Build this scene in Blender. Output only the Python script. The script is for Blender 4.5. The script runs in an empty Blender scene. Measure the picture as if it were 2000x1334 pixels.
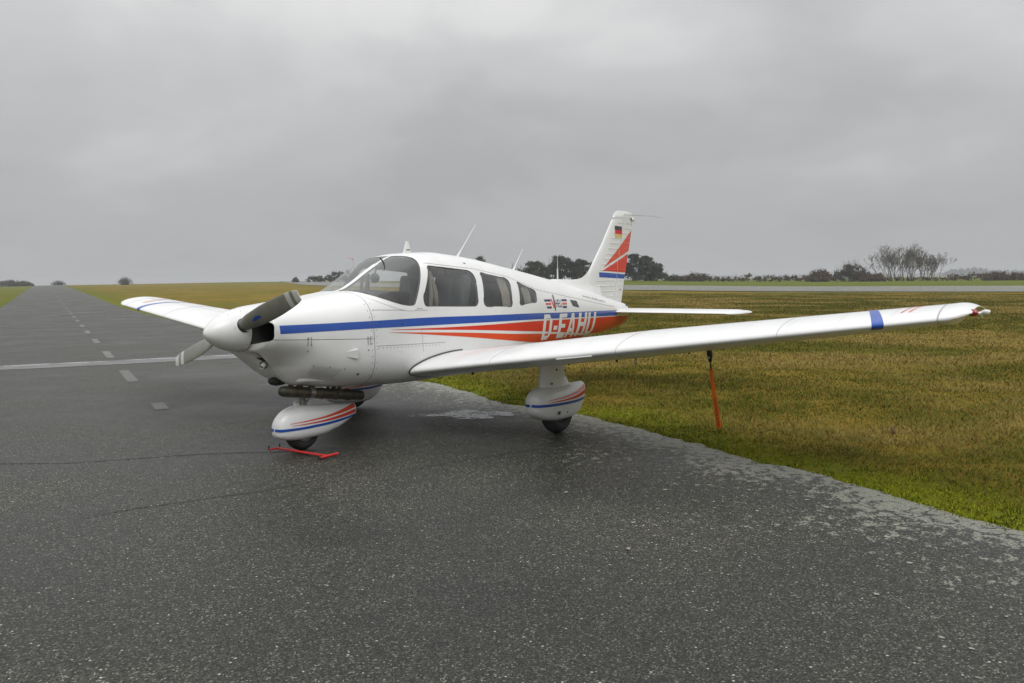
import bpy, bmesh, math, random
import numpy as np
from mathutils import Vector, Matrix

SC = bpy.context.scene
COL = SC.collection
rng = np.random.default_rng(7)
random.seed(7)

# ------------------------------------------------------------------ camera
CAM = np.array([-3.8889, -6.0242, 1.5069])
YAW = 0.642037841
cam_d = bpy.data.cameras.new("camera")
cam = bpy.data.objects.new("camera", cam_d)
COL.objects.link(cam)
_D = Vector((0.7987, 0.5972, -0.0731)).normalized()
_R = Vector((0.5981, -0.8014, -0.0124)).normalized()
_U = _R.cross(_D).normalized()
_R = _D.cross(_U).normalized()
_m = Matrix(((_R.x, _U.x, -_D.x, CAM[0]), (_R.y, _U.y, -_D.y, CAM[1]), (_R.z, _U.z, -_D.z, CAM[2]), (0, 0, 0, 1)))
cam.matrix_world = _m
cam_d.sensor_width = 36.0
cam_d.sensor_fit = 'HORIZONTAL'
cam_d.lens = 29.06
cam_d.clip_start = 0.1
cam_d.clip_end = 20000
SC.camera = cam

# ------------------------------------------------------------------ sky, sun, exposure
SUN_EL, SUN_AZ = math.radians(57), math.radians(230)
world = bpy.data.worlds.new("World")
SC.world = world
world.use_nodes = True
nt = world.node_tree
nt.nodes.clear()


def N(tree, typ, **kw):
    n = tree.nodes.new(typ)
    for k, v in kw.items():
        if k == 'ins':
            for kk, vv in v.items():
                n.inputs[kk].default_value = vv
        else:
            setattr(n, k, v)
    return n


def L(tree, a, b):
    tree.links.new(a, b)


def mathn(tree, op, a, b=None, clamp=False):
    n = tree.nodes.new('ShaderNodeMath')
    n.operation = op
    n.use_clamp = clamp
    for i, v in enumerate((a, b)):
        if v is None:
            continue
        if isinstance(v, (int, float)):
            n.inputs[i].default_value = v
        else:
            tree.links.new(v, n.inputs[i])
    return n.outputs[0]


def ramp(tree, fac, stops, interp='LINEAR'):
    r = tree.nodes.new('ShaderNodeValToRGB')
    r.color_ramp.interpolation = interp
    e = r.color_ramp.elements
    while len(e) < len(stops):
        e.new(0.5)
    for el, (p, c) in zip(e, stops):
        el.position = p
        el.color = (c, c, c, 1) if isinstance(c, (int, float)) else (*c, 1)
    tree.links.new(fac, r.inputs[0])
    return r.outputs[0]


def mixc(tree, fac, a, b, blend='MIX'):
    n = tree.nodes.new('ShaderNodeMix')
    n.data_type = 'RGBA'
    n.blend_type = blend
    for i, v in ((0, fac), (6, a), (7, b)):
        if isinstance(v, (int, float)):
            n.inputs[i].default_value = v
        elif isinstance(v, tuple):
            n.inputs[i].default_value = (*v, 1)
        else:
            tree.links.new(v, n.inputs[i])
    return n.outputs[2]


sky = N(nt, 'ShaderNodeTexSky', sky_type='NISHITA', sun_disc=False)
sky.sun_elevation = SUN_EL
sky.sun_rotation = SUN_AZ
bg_sky = N(nt, 'ShaderNodeBackground', ins={'Strength': 0.06})
L(nt, sky.outputs[0], bg_sky.inputs[0])
tc = N(nt, 'ShaderNodeTexCoord')
sep = N(nt, 'ShaderNodeSeparateXYZ')
L(nt, tc.outputs['Generated'], sep.inputs[0])
zc = mathn(nt, 'MAXIMUM', sep.outputs[2], 0.0)
den = mathn(nt, 'ADD', zc, 0.30)
cx = mathn(nt, 'ADD', mathn(nt, 'DIVIDE', sep.outputs[0], den), 1.1)
cy = mathn(nt, 'ADD', mathn(nt, 'DIVIDE', sep.outputs[1], den), 11.3)
cmb = N(nt, 'ShaderNodeCombineXYZ')
L(nt, cx, cmb.inputs[0])
L(nt, cy, cmb.inputs[1])
n1 = N(nt, 'ShaderNodeTexNoise', ins={'Scale': 1.15, 'Detail': 4.0, 'Roughness': 0.48, 'Distortion': 0.5})
L(nt, cmb.outputs[0], n1.inputs['Vector'])
n2 = N(nt, 'ShaderNodeTexNoise', ins={'Scale': 2.6, 'Detail': 5.0, 'Roughness': 0.5, 'Distortion': 0.3})
L(nt, cmb.outputs[0], n2.inputs['Vector'])
cl = mathn(nt, 'ADD', mathn(nt, 'MULTIPLY', n1.outputs[0], 0.72), mathn(nt, 'MULTIPLY', n2.outputs[0], 0.28))
cloud = ramp(nt, cl, [(0.36, (0.348, 0.352, 0.359)), (0.50, (0.420, 0.423, 0.425)), (0.64, (0.510, 0.51, 0.507))], 'EASE')
# overcast law: brighter towards the zenith; calmer towards the horizon
grad = mathn(nt, 'ADD', 1.0, mathn(nt, 'MULTIPLY', mathn(nt, 'POWER', zc, 1.5), 3.3))
hor = ramp(nt, zc, [(0.0, 0.85), (0.12, 0.25), (0.3, 0.0)])
cloud = mixc(nt, hor, cloud, (0.430, 0.436, 0.445))
bg_cl = N(nt, 'ShaderNodeBackground')
L(nt, cloud, bg_cl.inputs[0])
L(nt, grad, bg_cl.inputs[1])
mx = N(nt, 'ShaderNodeMixShader', ins={0: 0.95})
L(nt, bg_sky.outputs[0], mx.inputs[1])
L(nt, bg_cl.outputs[0], mx.inputs[2])
wo = N(nt, 'ShaderNodeOutputWorld')
L(nt, mx.outputs[0], wo.inputs[0])

sun_d = bpy.data.lights.new("sun", 'SUN')
sun_d.energy = 1.2
sun_d.angle = math.radians(35)
sun_d.color = (1.0, 0.985, 0.96)
sun = bpy.data.objects.new("sun", sun_d)
COL.objects.link(sun)
sd = Vector((math.sin(SUN_AZ) * math.cos(SUN_EL), math.cos(SUN_AZ) * math.cos(SUN_EL), math.sin(SUN_EL)))
sun.rotation_euler = sd.to_track_quat('Z', 'Y').to_euler()
sun.location = (0, 0, 30)

SC.view_settings.view_transform = 'Standard'
SC.view_settings.look = 'None'
SC.view_settings.exposure = 0.0
SC.view_settings.gamma = 1.0
SC.view_settings.use_curve_mapping = False
SC.cycles.use_denoising = True
SC.cycles.max_bounces = 8
SC.cycles.transparent_max_bounces = 16


# ------------------------------------------------------------------ materials
def new_mat(name):
    m = bpy.data.materials.new(name)
    m.use_nodes = True
    t = m.node_tree
    return m, t, t.nodes['Principled BSDF']


def simple(name, col, rough=0.5, metal=0.0, coat=0.0, var=0.08, scale=6.0, bump=0.0):
    m, t, b = new_mat(name)
    tcn = N(t, 'ShaderNodeTexCoord')
    nz = N(t, 'ShaderNodeTexNoise', ins={'Scale': scale, 'Detail': 5.0, 'Roughness': 0.6})
    L(t, tcn.outputs['Object'], nz.inputs['Vector'])
    c = ramp(t, nz.outputs[0], [(0.3, tuple(v * (1 - var) for v in col)), (0.7, tuple(min(1, v * (1 + var)) for v in col))])
    L(t, c, b.inputs['Base Color'])
    r = ramp(t, nz.outputs[0], [(0.3, max(0.02, rough * 0.88)), (0.7, min(1, rough * 1.12))])
    L(t, r, b.inputs['Roughness'])
    b.inputs['Metallic'].default_value = metal
    b.inputs['Coat Weight'].default_value = coat
    b.inputs['Coat Roughness'].default_value = 0.08
    if bump:
        bp_ = N(t, 'ShaderNodeBump', ins={'Strength': bump, 'Distance': 0.01})
        L(t, nz.outputs[0], bp_.inputs['Height'])
        L(t, bp_.outputs[0], b.inputs['Normal'])
    return m


M = {}
M['white'] = simple('white_paint', (0.73, 0.735, 0.725), 0.32, coat=0.3, var=0.045, scale=2.6)
_t = M['white'].node_tree
_b = _t.nodes['Principled BSDF']
_tc = N(_t, 'ShaderNodeTexCoord')
_nz = N(_t, 'ShaderNodeTexNoise', ins={'Scale': 5.5, 'Detail': 2.0})
L(_t, _tc.outputs['Object'], _nz.inputs['Vector'])
_bp = N(_t, 'ShaderNodeBump', ins={'Strength': 0.10, 'Distance': 0.02})
L(_t, _nz.outputs[0], _bp.inputs['Height'])
L(_t, _bp.outputs[0], _b.inputs['Normal'])
L(_t, _bp.outputs[0], _b.inputs['Coat Normal'])
M['white_matt'] = simple('white_matt', (0.72, 0.73, 0.71), 0.5, var=0.05)
M['band_grey'] = simple('blade_band', (0.50, 0.50, 0.48), 0.45, var=0.05)
M['blue'] = simple('blue_paint', (0.012, 0.070, 0.36), 0.3, coat=0.3, var=0.05)
M['red'] = simple('red_paint', (0.62, 0.028, 0.012), 0.32, coat=0.3, var=0.05)
M['orange'] = simple('orange_paint', (0.66, 0.065, 0.018), 0.32, coat=0.3, var=0.05)
M['navy'] = simple('navy_print', (0.03, 0.035, 0.11), 0.45)
M['blade'] = simple('blade_paint', (0.195, 0.198, 0.172), 0.32, var=0.12, scale=9)
M['black'] = simple('black_rubber', (0.018, 0.018, 0.018), 0.6, var=0.2, scale=20)
M['seal'] = simple('dark_seal', (0.055, 0.055, 0.057), 0.6)
M['seam'] = simple('seam_grey', (0.22, 0.22, 0.22), 0.6)  # plain dark grey for panel joints, rivets and the air exit mouth
M['tyre'] = simple('tyre_rubber', (0.022, 0.022, 0.021), 0.75, var=0.25, scale=15)
M['rim'] = simple('rim_metal', (0.45, 0.44, 0.42), 0.4, metal=0.7, var=0.2, scale=14)
M['steel'] = simple('dull_steel', (0.32, 0.31, 0.29), 0.45, metal=0.75, var=0.2, scale=12)
M['dark'] = simple('dark_interior', (0.025, 0.027, 0.028), 0.75, var=0.2)
M['duct'] = simple('duct_grey', (0.07, 0.07, 0.068), 0.6, var=0.3)
M['lining'] = simple('cabin_lining', (0.34, 0.345, 0.335), 0.8, var=0.1)
M['seat'] = simple('seat_cloth', (0.05, 0.062, 0.066), 0.85, var=0.25, scale=25)
M['seat_band'] = simple('seat_cloth_blue', (0.085, 0.105, 0.13), 0.85, var=0.2, scale=25)
M['curtain'] = simple('beige_curtain', (0.27, 0.245, 0.20), 0.9, var=0.15, scale=12)
M['belt'] = simple('belt_webbing', (0.20, 0.18, 0.14), 0.8)
M['bar_red'] = simple('red_enamel', (0.50, 0.018, 0.014), 0.5, coat=0.0, var=0.25, scale=30)
M['ribbon'] = simple('orange_ribbon', (0.98, 0.185, 0.012), 0.6, var=0.06, scale=18)
M['strap'] = simple('olive_strap', (0.10, 0.075, 0.02), 0.8)
M['gold'] = simple('flag_gold', (0.62, 0.47, 0.16), 0.5)
M['flag_red'] = simple('flag_red', (0.60, 0.02, 0.03), 0.5)
M['lamp_red'] = simple('red_lens', (0.30, 0.006, 0.012), 0.15, coat=0.6)
M['lamp_clear'] = simple('clear_lens', (0.75, 0.75, 0.72), 0.12, coat=0.6)
M['decal_grey'] = simple('decal_grey', (0.20, 0.21, 0.21), 0.5)


def mat_exhaust():
    m, t, b = new_mat('exhaust_metal')
    tcn = N(t, 'ShaderNodeTexCoord')
    nz = N(t, 'ShaderNodeTexNoise', ins={'Scale': 7.0, 'Detail': 6.0, 'Roughness': 0.65})
    L(t, tcn.outputs['Object'], nz.inputs['Vector'])
    c = ramp(t, nz.outputs[0], [(0.28, (0.035, 0.033, 0.026)), (0.46, (0.085, 0.080, 0.060)), (0.60, (0.14, 0.115, 0.075)), (0.72, (0.24, 0.11, 0.045))])
    L(t, c, b.inputs['Base Color'])
    b.inputs['Metallic'].default_value = 0.55
    b.inputs['Roughness'].default_value = 0.48
    return m


M['exhaust'] = mat_exhaust()


def mat_glass():
    m = bpy.data.materials.new('cabin_glass')
    m.use_nodes = True
    t = m.node_tree
    t.nodes.clear()
    tr = N(t, 'ShaderNodeBsdfTransparent', ins={'Color': (0.86, 0.875, 0.87, 1)})
    gl = N(t, 'ShaderNodeBsdfGlossy', ins={'Color': (0.95, 0.97, 0.97, 1), 'Roughness': 0.03})
    df = N(t, 'ShaderNodeBsdfDiffuse', ins={'Color': (0.55, 0.55, 0.53, 1)})
    fr = N(t, 'ShaderNodeFresnel', ins={'IOR': 1.5})
    bf = N(t, 'ShaderNodeNewGeometry')
    L(t, mathn(t, 'SUBTRACT', 1.5, mathn(t, 'MULTIPLY', bf.outputs['Backfacing'], 1.5 - 1 / 1.5)), fr.inputs[0])
    tcn = N(t, 'ShaderNodeTexCoord')
    nz = N(t, 'ShaderNodeTexNoise', ins={'Scale': 3.0, 'Detail': 5.0, 'Roughness': 0.6})
    L(t, tcn.outputs['Object'], nz.inputs['Vector'])
    film = ramp(t, nz.outputs[0], [(0.3, 0.04), (0.75, 0.13)])
    m1 = N(t, 'ShaderNodeMixShader')
    L(t, film, m1.inputs[0])
    L(t, tr.outputs[0], m1.inputs[1])
    L(t, df.outputs[0], m1.inputs[2])
    m2 = N(t, 'ShaderNodeMixShader')
    L(t, mathn(t, 'MULTIPLY', fr.outputs[0], 1.0, True), m2.inputs[0])
    L(t, m1.outputs[0], m2.inputs[1])
    L(t, gl.outputs[0], m2.inputs[2])
    o = N(t, 'ShaderNodeOutputMaterial')
    L(t, m2.outputs[0], o.inputs[0])
    return m


M['glass'] = mat_glass()


def mat_asphalt(name, wet, pale=1.0):
    m, t, b = new_mat(name)
    g = N(t, 'ShaderNodeNewGeometry')
    vs = N(t, 'ShaderNodeTexVoronoi', ins={'Scale': 135.0, 'Randomness': 1.0})
    L(t, g.outputs['Position'], vs.inputs['Vector'])
    vb = N(t, 'ShaderNodeTexVoronoi', ins={'Scale': 60.0, 'Randomness': 1.0})
    L(t, g.outputs['Position'], vb.inputs['Vector'])
    s1 = N(t, 'ShaderNodeSeparateColor')
    L(t, vs.outputs['Color'], s1.inputs[0])
    s2 = N(t, 'ShaderNodeSeparateColor')
    L(t, vb.outputs['Color'], s2.inputs[0])
    big = N(t, 'ShaderNodeTexNoise', ins={'Scale': 0.55, 'Detail': 6.0, 'Roughness': 0.6, 'Distortion': 0.4})
    L(t, g.outputs['Position'], big.inputs['Vector'])
    mid = N(t, 'ShaderNodeTexNoise', ins={'Scale': 9.0, 'Detail': 5.0, 'Roughness': 0.65})
    L(t, g.outputs['Position'], mid.inputs['Vector'])
    stone = ramp(t, s1.outputs[0], [(0.0, (0.012, 0.0122, 0.0102)), (0.45, (0.026, 0.0262, 0.022)), (0.78, (0.050, 0.0500, 0.043)), (0.94, (0.088, 0.087, 0.074)), (0.995, (0.22, 0.215, 0.185))])
    chip = ramp(t, s2.outputs[1], [(0.0, 0.0), (0.978, 0.0), (0.982, 1.0)], 'CONSTANT')
    chipm = mathn(t, 'MULTIPLY', chip, ramp(t, vb.outputs['Distance'], [(0.0, 1.0), (0.30, 1.0), (0.36, 0.0)]))
    c = mixc(t, mathn(t, 'MULTIPLY', chipm, 0.95), stone, (0.46, 0.45, 0.40))
    tone = ramp(t, big.outputs[0], [(0.32, (0.58, 0.585, 0.56)), (0.52, (0.95, 0.945, 0.90)), (0.68, (1.45, 1.41, 1.28))])
    c = mixc(t, 1.0, c, tone, 'MULTIPLY')
    c = mixc(t, 1.0, c, (pale, pale, pale * 1.04), 'MULTIPLY')
    tone2 = ramp(t, mid.outputs[0], [(0.3, (0.86, 0.86, 0.85)), (0.7, (1.12, 1.12, 1.10))])
    c = mixc(t, 1.0, c, tone2, 'MULTIPLY')
    # crusty lichen that thins out away from the grass edge
    ed = N(t, 'ShaderNodeAttribute', attribute_name='edge')
    ln = N(t, 'ShaderNodeTexNoise', ins={'Scale': 12.0, 'Detail': 6.0, 'Roughness': 0.62, 'Distortion': 0.2})
    L(t, g.outputs['Position'], ln.inputs['Vector'])
    lb = N(t, 'ShaderNodeTexNoise', ins={'Scale': 1.1, 'Detail': 3.0})
    L(t, g.outputs['Position'], lb.inputs['Vector'])
    thr = mathn(t, 'ADD', ramp(t, mathn(t, 'MULTIPLY', ed.outputs['Fac'], 0.25), [(0.0, 0.36), (0.05, 0.44), (0.18, 0.57), (0.45, 0.68), (0.7, 1.0)]), mathn(t, 'MULTIPLY', mathn(t, 'SUBTRACT', 0.5, lb.outputs[0]), 0.35))
    lf = N(t, 'ShaderNodeTexNoise', ins={'Scale': 55.0, 'Detail': 3.0, 'Roughness': 0.6})
    L(t, g.outputs['Position'], lf.inputs['Vector'])
    lsum = mathn(t, 'ADD', ln.outputs[0], mathn(t, 'MULTIPLY', mathn(t, 'SUBTRACT', lf.outputs[0], 0.5), 0.55))
    lm = mathn(t, 'MULTIPLY', mathn(t, 'SUBTRACT', lsum, thr), 14.0, True)
    lsp = ramp(t, s1.outputs[1], [(0.0, 0.35), (0.5, 0.85), (1.0, 1.0)])
    c = mixc(t, mathn(t, 'MULTIPLY', lm, mathn(t, 'MULTIPLY', lsp, 0.9)), c, (0.26, 0.265, 0.215))
    L(t, c, b.inputs['Base Color'])
    rr = ramp(t, big.outputs[0], [(0.35, wet - 0.04), (0.65, wet + 0.18)])
    L(t, rr, b.inputs['Roughness'])
    b.inputs['Specular IOR Level'].default_value = 0.23
    bp_ = N(t, 'ShaderNodeBump', ins={'Strength': 0.55, 'Distance': 0.004})
    h = mathn(t, 'ADD', mathn(t, 'MULTIPLY', vs.outputs['Distance'], -1.0), mathn(t, 'MULTIPLY', mid.outputs[0], 0.6))
    L(t, h, bp_.inputs['Height'])
    L(t, bp_.outputs[0], b.inputs['Normal'])
    return m


M['asphalt'] = mat_asphalt('wet_asphalt', 0.40)
M['asphalt_far'] = mat_asphalt('runway_asphalt', 0.40, 3.6)


def mat_worn_paint(name, col, cover):
    """old road paint, worn through to the asphalt"""
    m, t, b = new_mat(name)
    g = N(t, 'ShaderNodeNewGeometry')
    nz = N(t, 'ShaderNodeTexNoise', ins={'Scale': 14.0, 'Detail': 8.0, 'Roughness': 0.7})
    L(t, g.outputs['Position'], nz.inputs['Vector'])
    nb = N(t, 'ShaderNodeTexNoise', ins={'Scale': 1.6, 'Detail': 3.0})
    L(t, g.outputs['Position'], nb.inputs['Vector'])
    f = mathn(t, 'ADD', mathn(t, 'MULTIPLY', nz.outputs[0], 0.6), mathn(t, 'MULTIPLY', nb.outputs[0], 0.4))
    k = ramp(t, f, [(cover - 0.05, 0.0), (cover + 0.05, 1.0)])
    c = mixc(t, k, col, (0.085, 0.085, 0.082))
    L(t, c, b.inputs['Base Color'])
    b.inputs['Roughness'].default_value = 0.55
    return m


M['line_white'] = mat_worn_paint('worn_white_line', (0.33, 0.33, 0.33), 0.51)
M['dash_white'] = mat_worn_paint('worn_dash_paint', (0.17, 0.162, 0.125), 0.49)
M['dash_faint'] = mat_worn_paint('faint_dash_paint', (0.105, 0.103, 0.088), 0.47)
M['line_faint'] = mat_worn_paint('faded_white_line', (0.15, 0.15, 0.15), 0.52)
M['crack'] = simple('crack_gap', (0.012, 0.012, 0.012), 0.8)


def mat_grass_ground():
    m, t, b = new_mat('grass_ground')
    g = N(t, 'ShaderNodeNewGeometry')
    a = N(t, 'ShaderNodeAttribute', attribute_name='moss')
    a2 = N(t, 'ShaderNodeAttribute', attribute_name='green')
    n_big = N(t, 'ShaderNodeTexNoise', ins={'Scale': 0.16, 'Detail': 5.0, 'Roughness': 0.6})
    n_mid = N(t, 'ShaderNodeTexNoise', ins={'Scale': 1.1, 'Detail': 6.0, 'Roughness': 0.65})
    n_fine = N(t, 'ShaderNodeTexNoise', ins={'Scale': 34.0, 'Detail': 5.0, 'Roughness': 0.7})
    for n in (n_big, n_mid, n_fine):
        L(t, g.outputs['Position'], n.inputs['Vector'])
    f = mathn(t, 'ADD', mathn(t, 'MULTIPLY', n_big.outputs[0], 0.5), mathn(t, 'MULTIPLY', n_mid.outputs[0], 0.5))
    c = ramp(t, f, [(0.36, (0.070, 0.076, 0.010)), (0.45, (0.130, 0.108, 0.015)), (0.53, (0.195, 0.134, 0.020)), (0.64, (0.220, 0.158, 0.028))])
    fine = ramp(t, n_fine.outputs[0], [(0.3, (0.45, 0.47, 0.42)), (0.5, (1, 1, 1)), (0.72, (1.45, 1.40, 1.25))])
    c = mixc(t, 1.0, c, fine, 'MULTIPLY')
    c = mixc(t, mathn(t, 'MULTIPLY', a2.outputs['Fac'], 0.9), c, (0.085, 0.120, 0.014))
    mossc = ramp(t, n_fine.outputs[0], [(0.3, (0.075, 0.090, 0.006)), (0.7, (0.200, 0.215, 0.014))])
    c = mixc(t, a.outputs['Fac'], c, mossc)
    L(t, c, b.inputs['Base Color'])
    b.inputs['Roughness'].default_value = 0.9
    b.inputs['Specular IOR Level'].default_value = 0.05
    bp_ = N(t, 'ShaderNodeBump', ins={'Strength': 0.8, 'Distance': 0.04})
    L(t, n_fine.outputs[0], bp_.inputs['Height'])
    L(t, bp_.outputs[0], b.inputs['Normal'])
    return m


M['grass_ground'] = mat_grass_ground()


def mat_attr(name, rough=0.8, spec=0.2, trans=0.0):
    m, t, b = new_mat(name)
    a = N(t, 'ShaderNodeAttribute', attribute_name='col')
    L(t, a.outputs['Color'], b.inputs['Base Color'])
    b.inputs['Roughness'].default_value = rough
    b.inputs['Specular IOR Level'].default_value = spec
    return m


M['blades'] = mat_attr('grass_blades', 0.8, 0.08)
M['leaf'] = mat_attr('leaf_mass', 0.75, 0.2)
M['bark'] = simple('bark', (0.075, 0.062, 0.050), 0.9, var=0.3, scale=8)
M['twig'] = simple('pale_twigs', (0.155, 0.138, 0.118), 0.9, var=0.25, scale=8)
M['lichen'] = simple('lichen', (0.25, 0.255, 0.215), 0.9, var=0.22, scale=30)


def mat_water():
    """shallow water with the grain of the asphalt standing out of it"""
    m = bpy.data.materials.new('puddle_water')
    m.use_nodes = True
    t = m.node_tree
    b = t.nodes['Principled BSDF']
    b.inputs['Base Color'].default_value = (0.05, 0.05, 0.05, 1)
    b.inputs['Roughness'].default_value = 0.20
    b.inputs['IOR'].default_value = 1.33
    g = N(t, 'ShaderNodeNewGeometry')
    nz = N(t, 'ShaderNodeTexNoise', ins={'Scale': 26.0, 'Detail': 5.0, 'Roughness': 0.65})
    nb = N(t, 'ShaderNodeTexNoise', ins={'Scale': 4.5, 'Detail': 4.0})
    L(t, g.outputs['Position'], nz.inputs['Vector'])
    L(t, g.outputs['Position'], nb.inputs['Vector'])
    bp_ = N(t, 'ShaderNodeBump', ins={'Strength': 0.35, 'Distance': 0.004})
    L(t, nz.outputs[0], bp_.inputs['Height'])
    L(t, bp_.outputs[0], b.inputs['Normal'])
    f = mathn(t, 'ADD', mathn(t, 'MULTIPLY', nz.outputs[0], 0.5), mathn(t, 'MULTIPLY', nb.outputs[0], 0.5))
    k = ramp(t, f, [(0.485, 1.0), (0.58, 0.06)])
    tr = N(t, 'ShaderNodeBsdfTransparent')
    mxs = N(t, 'ShaderNodeMixShader')
    L(t, k, mxs.inputs[0])
    L(t, tr.outputs[0], mxs.inputs[1])
    L(t, b.outputs[0], mxs.inputs[2])
    L(t, mxs.outputs[0], t.nodes['Material Output'].inputs[0])
    return m


M['water'] = mat_water()


# ------------------------------------------------------------------ mesh helpers
def obj(name, verts, faces, mat, parent=None, smooth=True, attr=None, **props):
    me = bpy.data.meshes.new(name)
    verts = np.asarray(verts, dtype=np.float32).reshape(-1, 3)
    if isinstance(faces, np.ndarray) and faces.ndim == 2:
        nv, k = len(verts), faces.shape[1]
        me.vertices.add(nv)
        me.vertices.foreach_set('co', verts.ravel())
        me.loops.add(faces.size)
        me.loops.foreach_set('vertex_index', faces.astype(np.int32).ravel())
        me.polygons.add(len(faces))
        me.polygons.foreach_set('loop_start', np.arange(0, faces.size, k, dtype=np.int32))
        me.update(calc_edges=True)
    else:
        me.from_pydata([tuple(map(float, v)) for v in verts], [], [tuple(map(int, f)) for f in faces])
        me.update()
    if smooth:
        me.polygons.foreach_set('use_smooth', np.ones(len(me.polygons), dtype=bool))
    me.materials.append(mat)
    for an, av in (attr or {}).items():
        av = np.asarray(av, dtype=np.float32)
        if av.ndim == 2:
            at = me.attributes.new(an, 'FLOAT_COLOR', 'POINT')
            at.data.foreach_set('color', np.concatenate([av, np.ones((len(av), 1), np.float32)], 1).ravel())
        else:
            at = me.attributes.new(an, 'FLOAT', 'POINT')
            at.data.foreach_set('value', av)
    o = bpy.data.objects.new(name, me)
    COL.objects.link(o)
    if parent is not None:
        o.parent = parent
    for k, v in props.items():
        o[k] = v
    return o


def empty(name, loc=(0, 0, 0), **props):
    o = bpy.data.objects.new(name, None)
    COL.objects.link(o)
    o.location = loc
    o.empty_display_size = 0.2
    for k, v in props.items():
        o[k] = v
    return o


def grid_faces(ni, nj, cj=False, ci=False, flip=False):
    I = np.arange(ni if ci else ni - 1)
    J = np.arange(nj if cj else nj - 1)
    a, b_ = np.meshgrid(I, J, indexing='ij')
    a = a.ravel()
    b_ = b_.ravel()
    a2 = (a + 1) % ni
    b2 = (b_ + 1) % nj
    f = np.stack([a * nj + b_, a2 * nj + b_, a2 * nj + b2, a * nj + b2], 1)
    return f[:, ::-1] if flip else f


def grid(name, P, mat, parent=None, cj=False, caps=False, flip=False, smooth=True, **kw):
    P = np.asarray(P, float)
    ni, nj = P.shape[:2]
    f = grid_faces(ni, nj, cj, flip=flip)
    if caps:
        fl = [tuple(r) for r in f]
        a = tuple(range(nj))
        z = tuple(range((ni - 1) * nj, ni * nj))
        fl += [a if flip else a[::-1], z[::-1] if flip else z]
        if not flip:
            fl[-2] = a
            fl[-1] = z[::-1]
            fl[-2], fl[-1] = a[::1], z[::-1]
        return obj(name, P.reshape(-1, 3), fl, mat, parent, smooth, **kw)
    return obj(name, P.reshape(-1, 3), f, mat, parent, smooth, **kw)


class MB:
    """collects simple solids for one mesh"""

    def __init__(s):
        s.v = []
        s.f = []

    def add(s, v, f):
        n = len(s.v)
        s.v += [tuple(map(float, p)) for p in v]
        s.f += [tuple(int(i) + n for i in q) for q in f]
        return s

    def tube(s, pts, r, n=10, caps=True):
        pts = [Vector(p) for p in pts]
        rs = r if hasattr(r, '__len__') else [r] * len(pts)
        up = Vector((0.31, 0.17, 0.93))
        rings = []
        for i, p in enumerate(pts):
            d = (pts[min(i + 1, len(pts) - 1)] - pts[max(i - 1, 0)]).normalized()
            a = d.cross(up)
            if a.length < 0.05:
                a = d.cross(Vector((1, 0, 0)))
            a.normalize()
            b = d.cross(a)
            rings += [p + (a * math.cos(2 * math.pi * k / n) + b * math.sin(2 * math.pi * k / n)) * rs[i] for k in range(n)]
        m = len(pts)
        f = [(i * n + k, i * n + (k + 1) % n, (i + 1) * n + (k + 1) % n, (i + 1) * n + k) for i in range(m - 1) for k in range(n)]
        if caps:
            f += [tuple(range(n))[::-1], tuple(range((m - 1) * n, m * n))]
        return s.add(rings, f)

    def box(s, c, d, mtx=None, bev=0.0):
        bm = bmesh.new()
        bmesh.ops.create_cube(bm, size=1.0)
        bmesh.ops.scale(bm, vec=d, verts=bm.verts)
        if bev:
            bmesh.ops.bevel(bm, geom=list(bm.edges), offset=bev, segments=3, affect='EDGES', profile=0.6)
        if mtx is not None:
            bmesh.ops.transform(bm, matrix=mtx, verts=bm.verts)
        bmesh.ops.translate(bm, vec=c, verts=bm.verts)
        bm.verts.index_update()
        s.add([v.co[:] for v in bm.verts], [[v.index for v in f.verts] for f in bm.faces])
        bm.free()
        return s

    def ball(s, c, r, nu=14, nv=8, sc=(1, 1, 1)):
        v, f = [], []
        for i in range(nv + 1):
            th = math.pi * i / nv
            for j in range(nu):
                ph = 2 * math.pi * j / nu
                v.append((c[0] + r * sc[0] * math.sin(th) * math.cos(ph), c[1] + r * sc[1] * math.sin(th) * math.sin(ph), c[2] + r * sc[2] * math.cos(th)))
        for i in range(nv):
            for j in range(nu):
                f.append((i * nu + j, (i + 1) * nu + j, (i + 1) * nu + (j + 1) % nu, i * nu + (j + 1) % nu))
        return s.add(v, f)

    def lathe(s, prof, axis, origin, n=32):
        """prof: (distance along axis, radius)"""
        ax = Vector(axis).normalized()
        a = ax.cross(Vector((0.3, 0.2, 0.9))).normalized()
        b = ax.cross(a)
        o = Vector(origin)
        v = [o + ax * h + (a * math.cos(2 * math.pi * k / n) + b * math.sin(2 * math.pi * k / n)) * max(r, 1e-4) for h, r in prof for k in range(n)]
        m = len(prof)
        f = [(i * n + k, i * n + (k + 1) % n, (i + 1) * n + (k + 1) % n, (i + 1) * n + k) for i in range(m - 1) for k in range(n)]
        return s.add(v, f)

    def build(s, name, mat, parent=None, smooth=True, fix=True, **kw):
        o = obj(name, s.v, s.f, mat, parent, smooth, **kw)
        bm = bmesh.new()
        bm.from_mesh(o.data)
        bmesh.ops.recalc_face_normals(bm, faces=bm.faces)
        if smooth:
            for e in bm.edges:
                if len(e.link_faces) == 2 and e.calc_face_angle(0) > 0.75:
                    e.smooth = False
        bm.to_mesh(o.data)
        bm.free()
        return o


def sharpen(o, ang=0.75, recalc=True):
    bm = bmesh.new()
    bm.from_mesh(o.data)
    if recalc:
        bmesh.ops.recalc_face_normals(bm, faces=bm.faces)
    for e in bm.edges:
        if len(e.link_faces) == 2 and e.calc_face_angle(0) > ang:
            e.smooth = False
    bm.to_mesh(o.data)
    bm.free()
    return o


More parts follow.
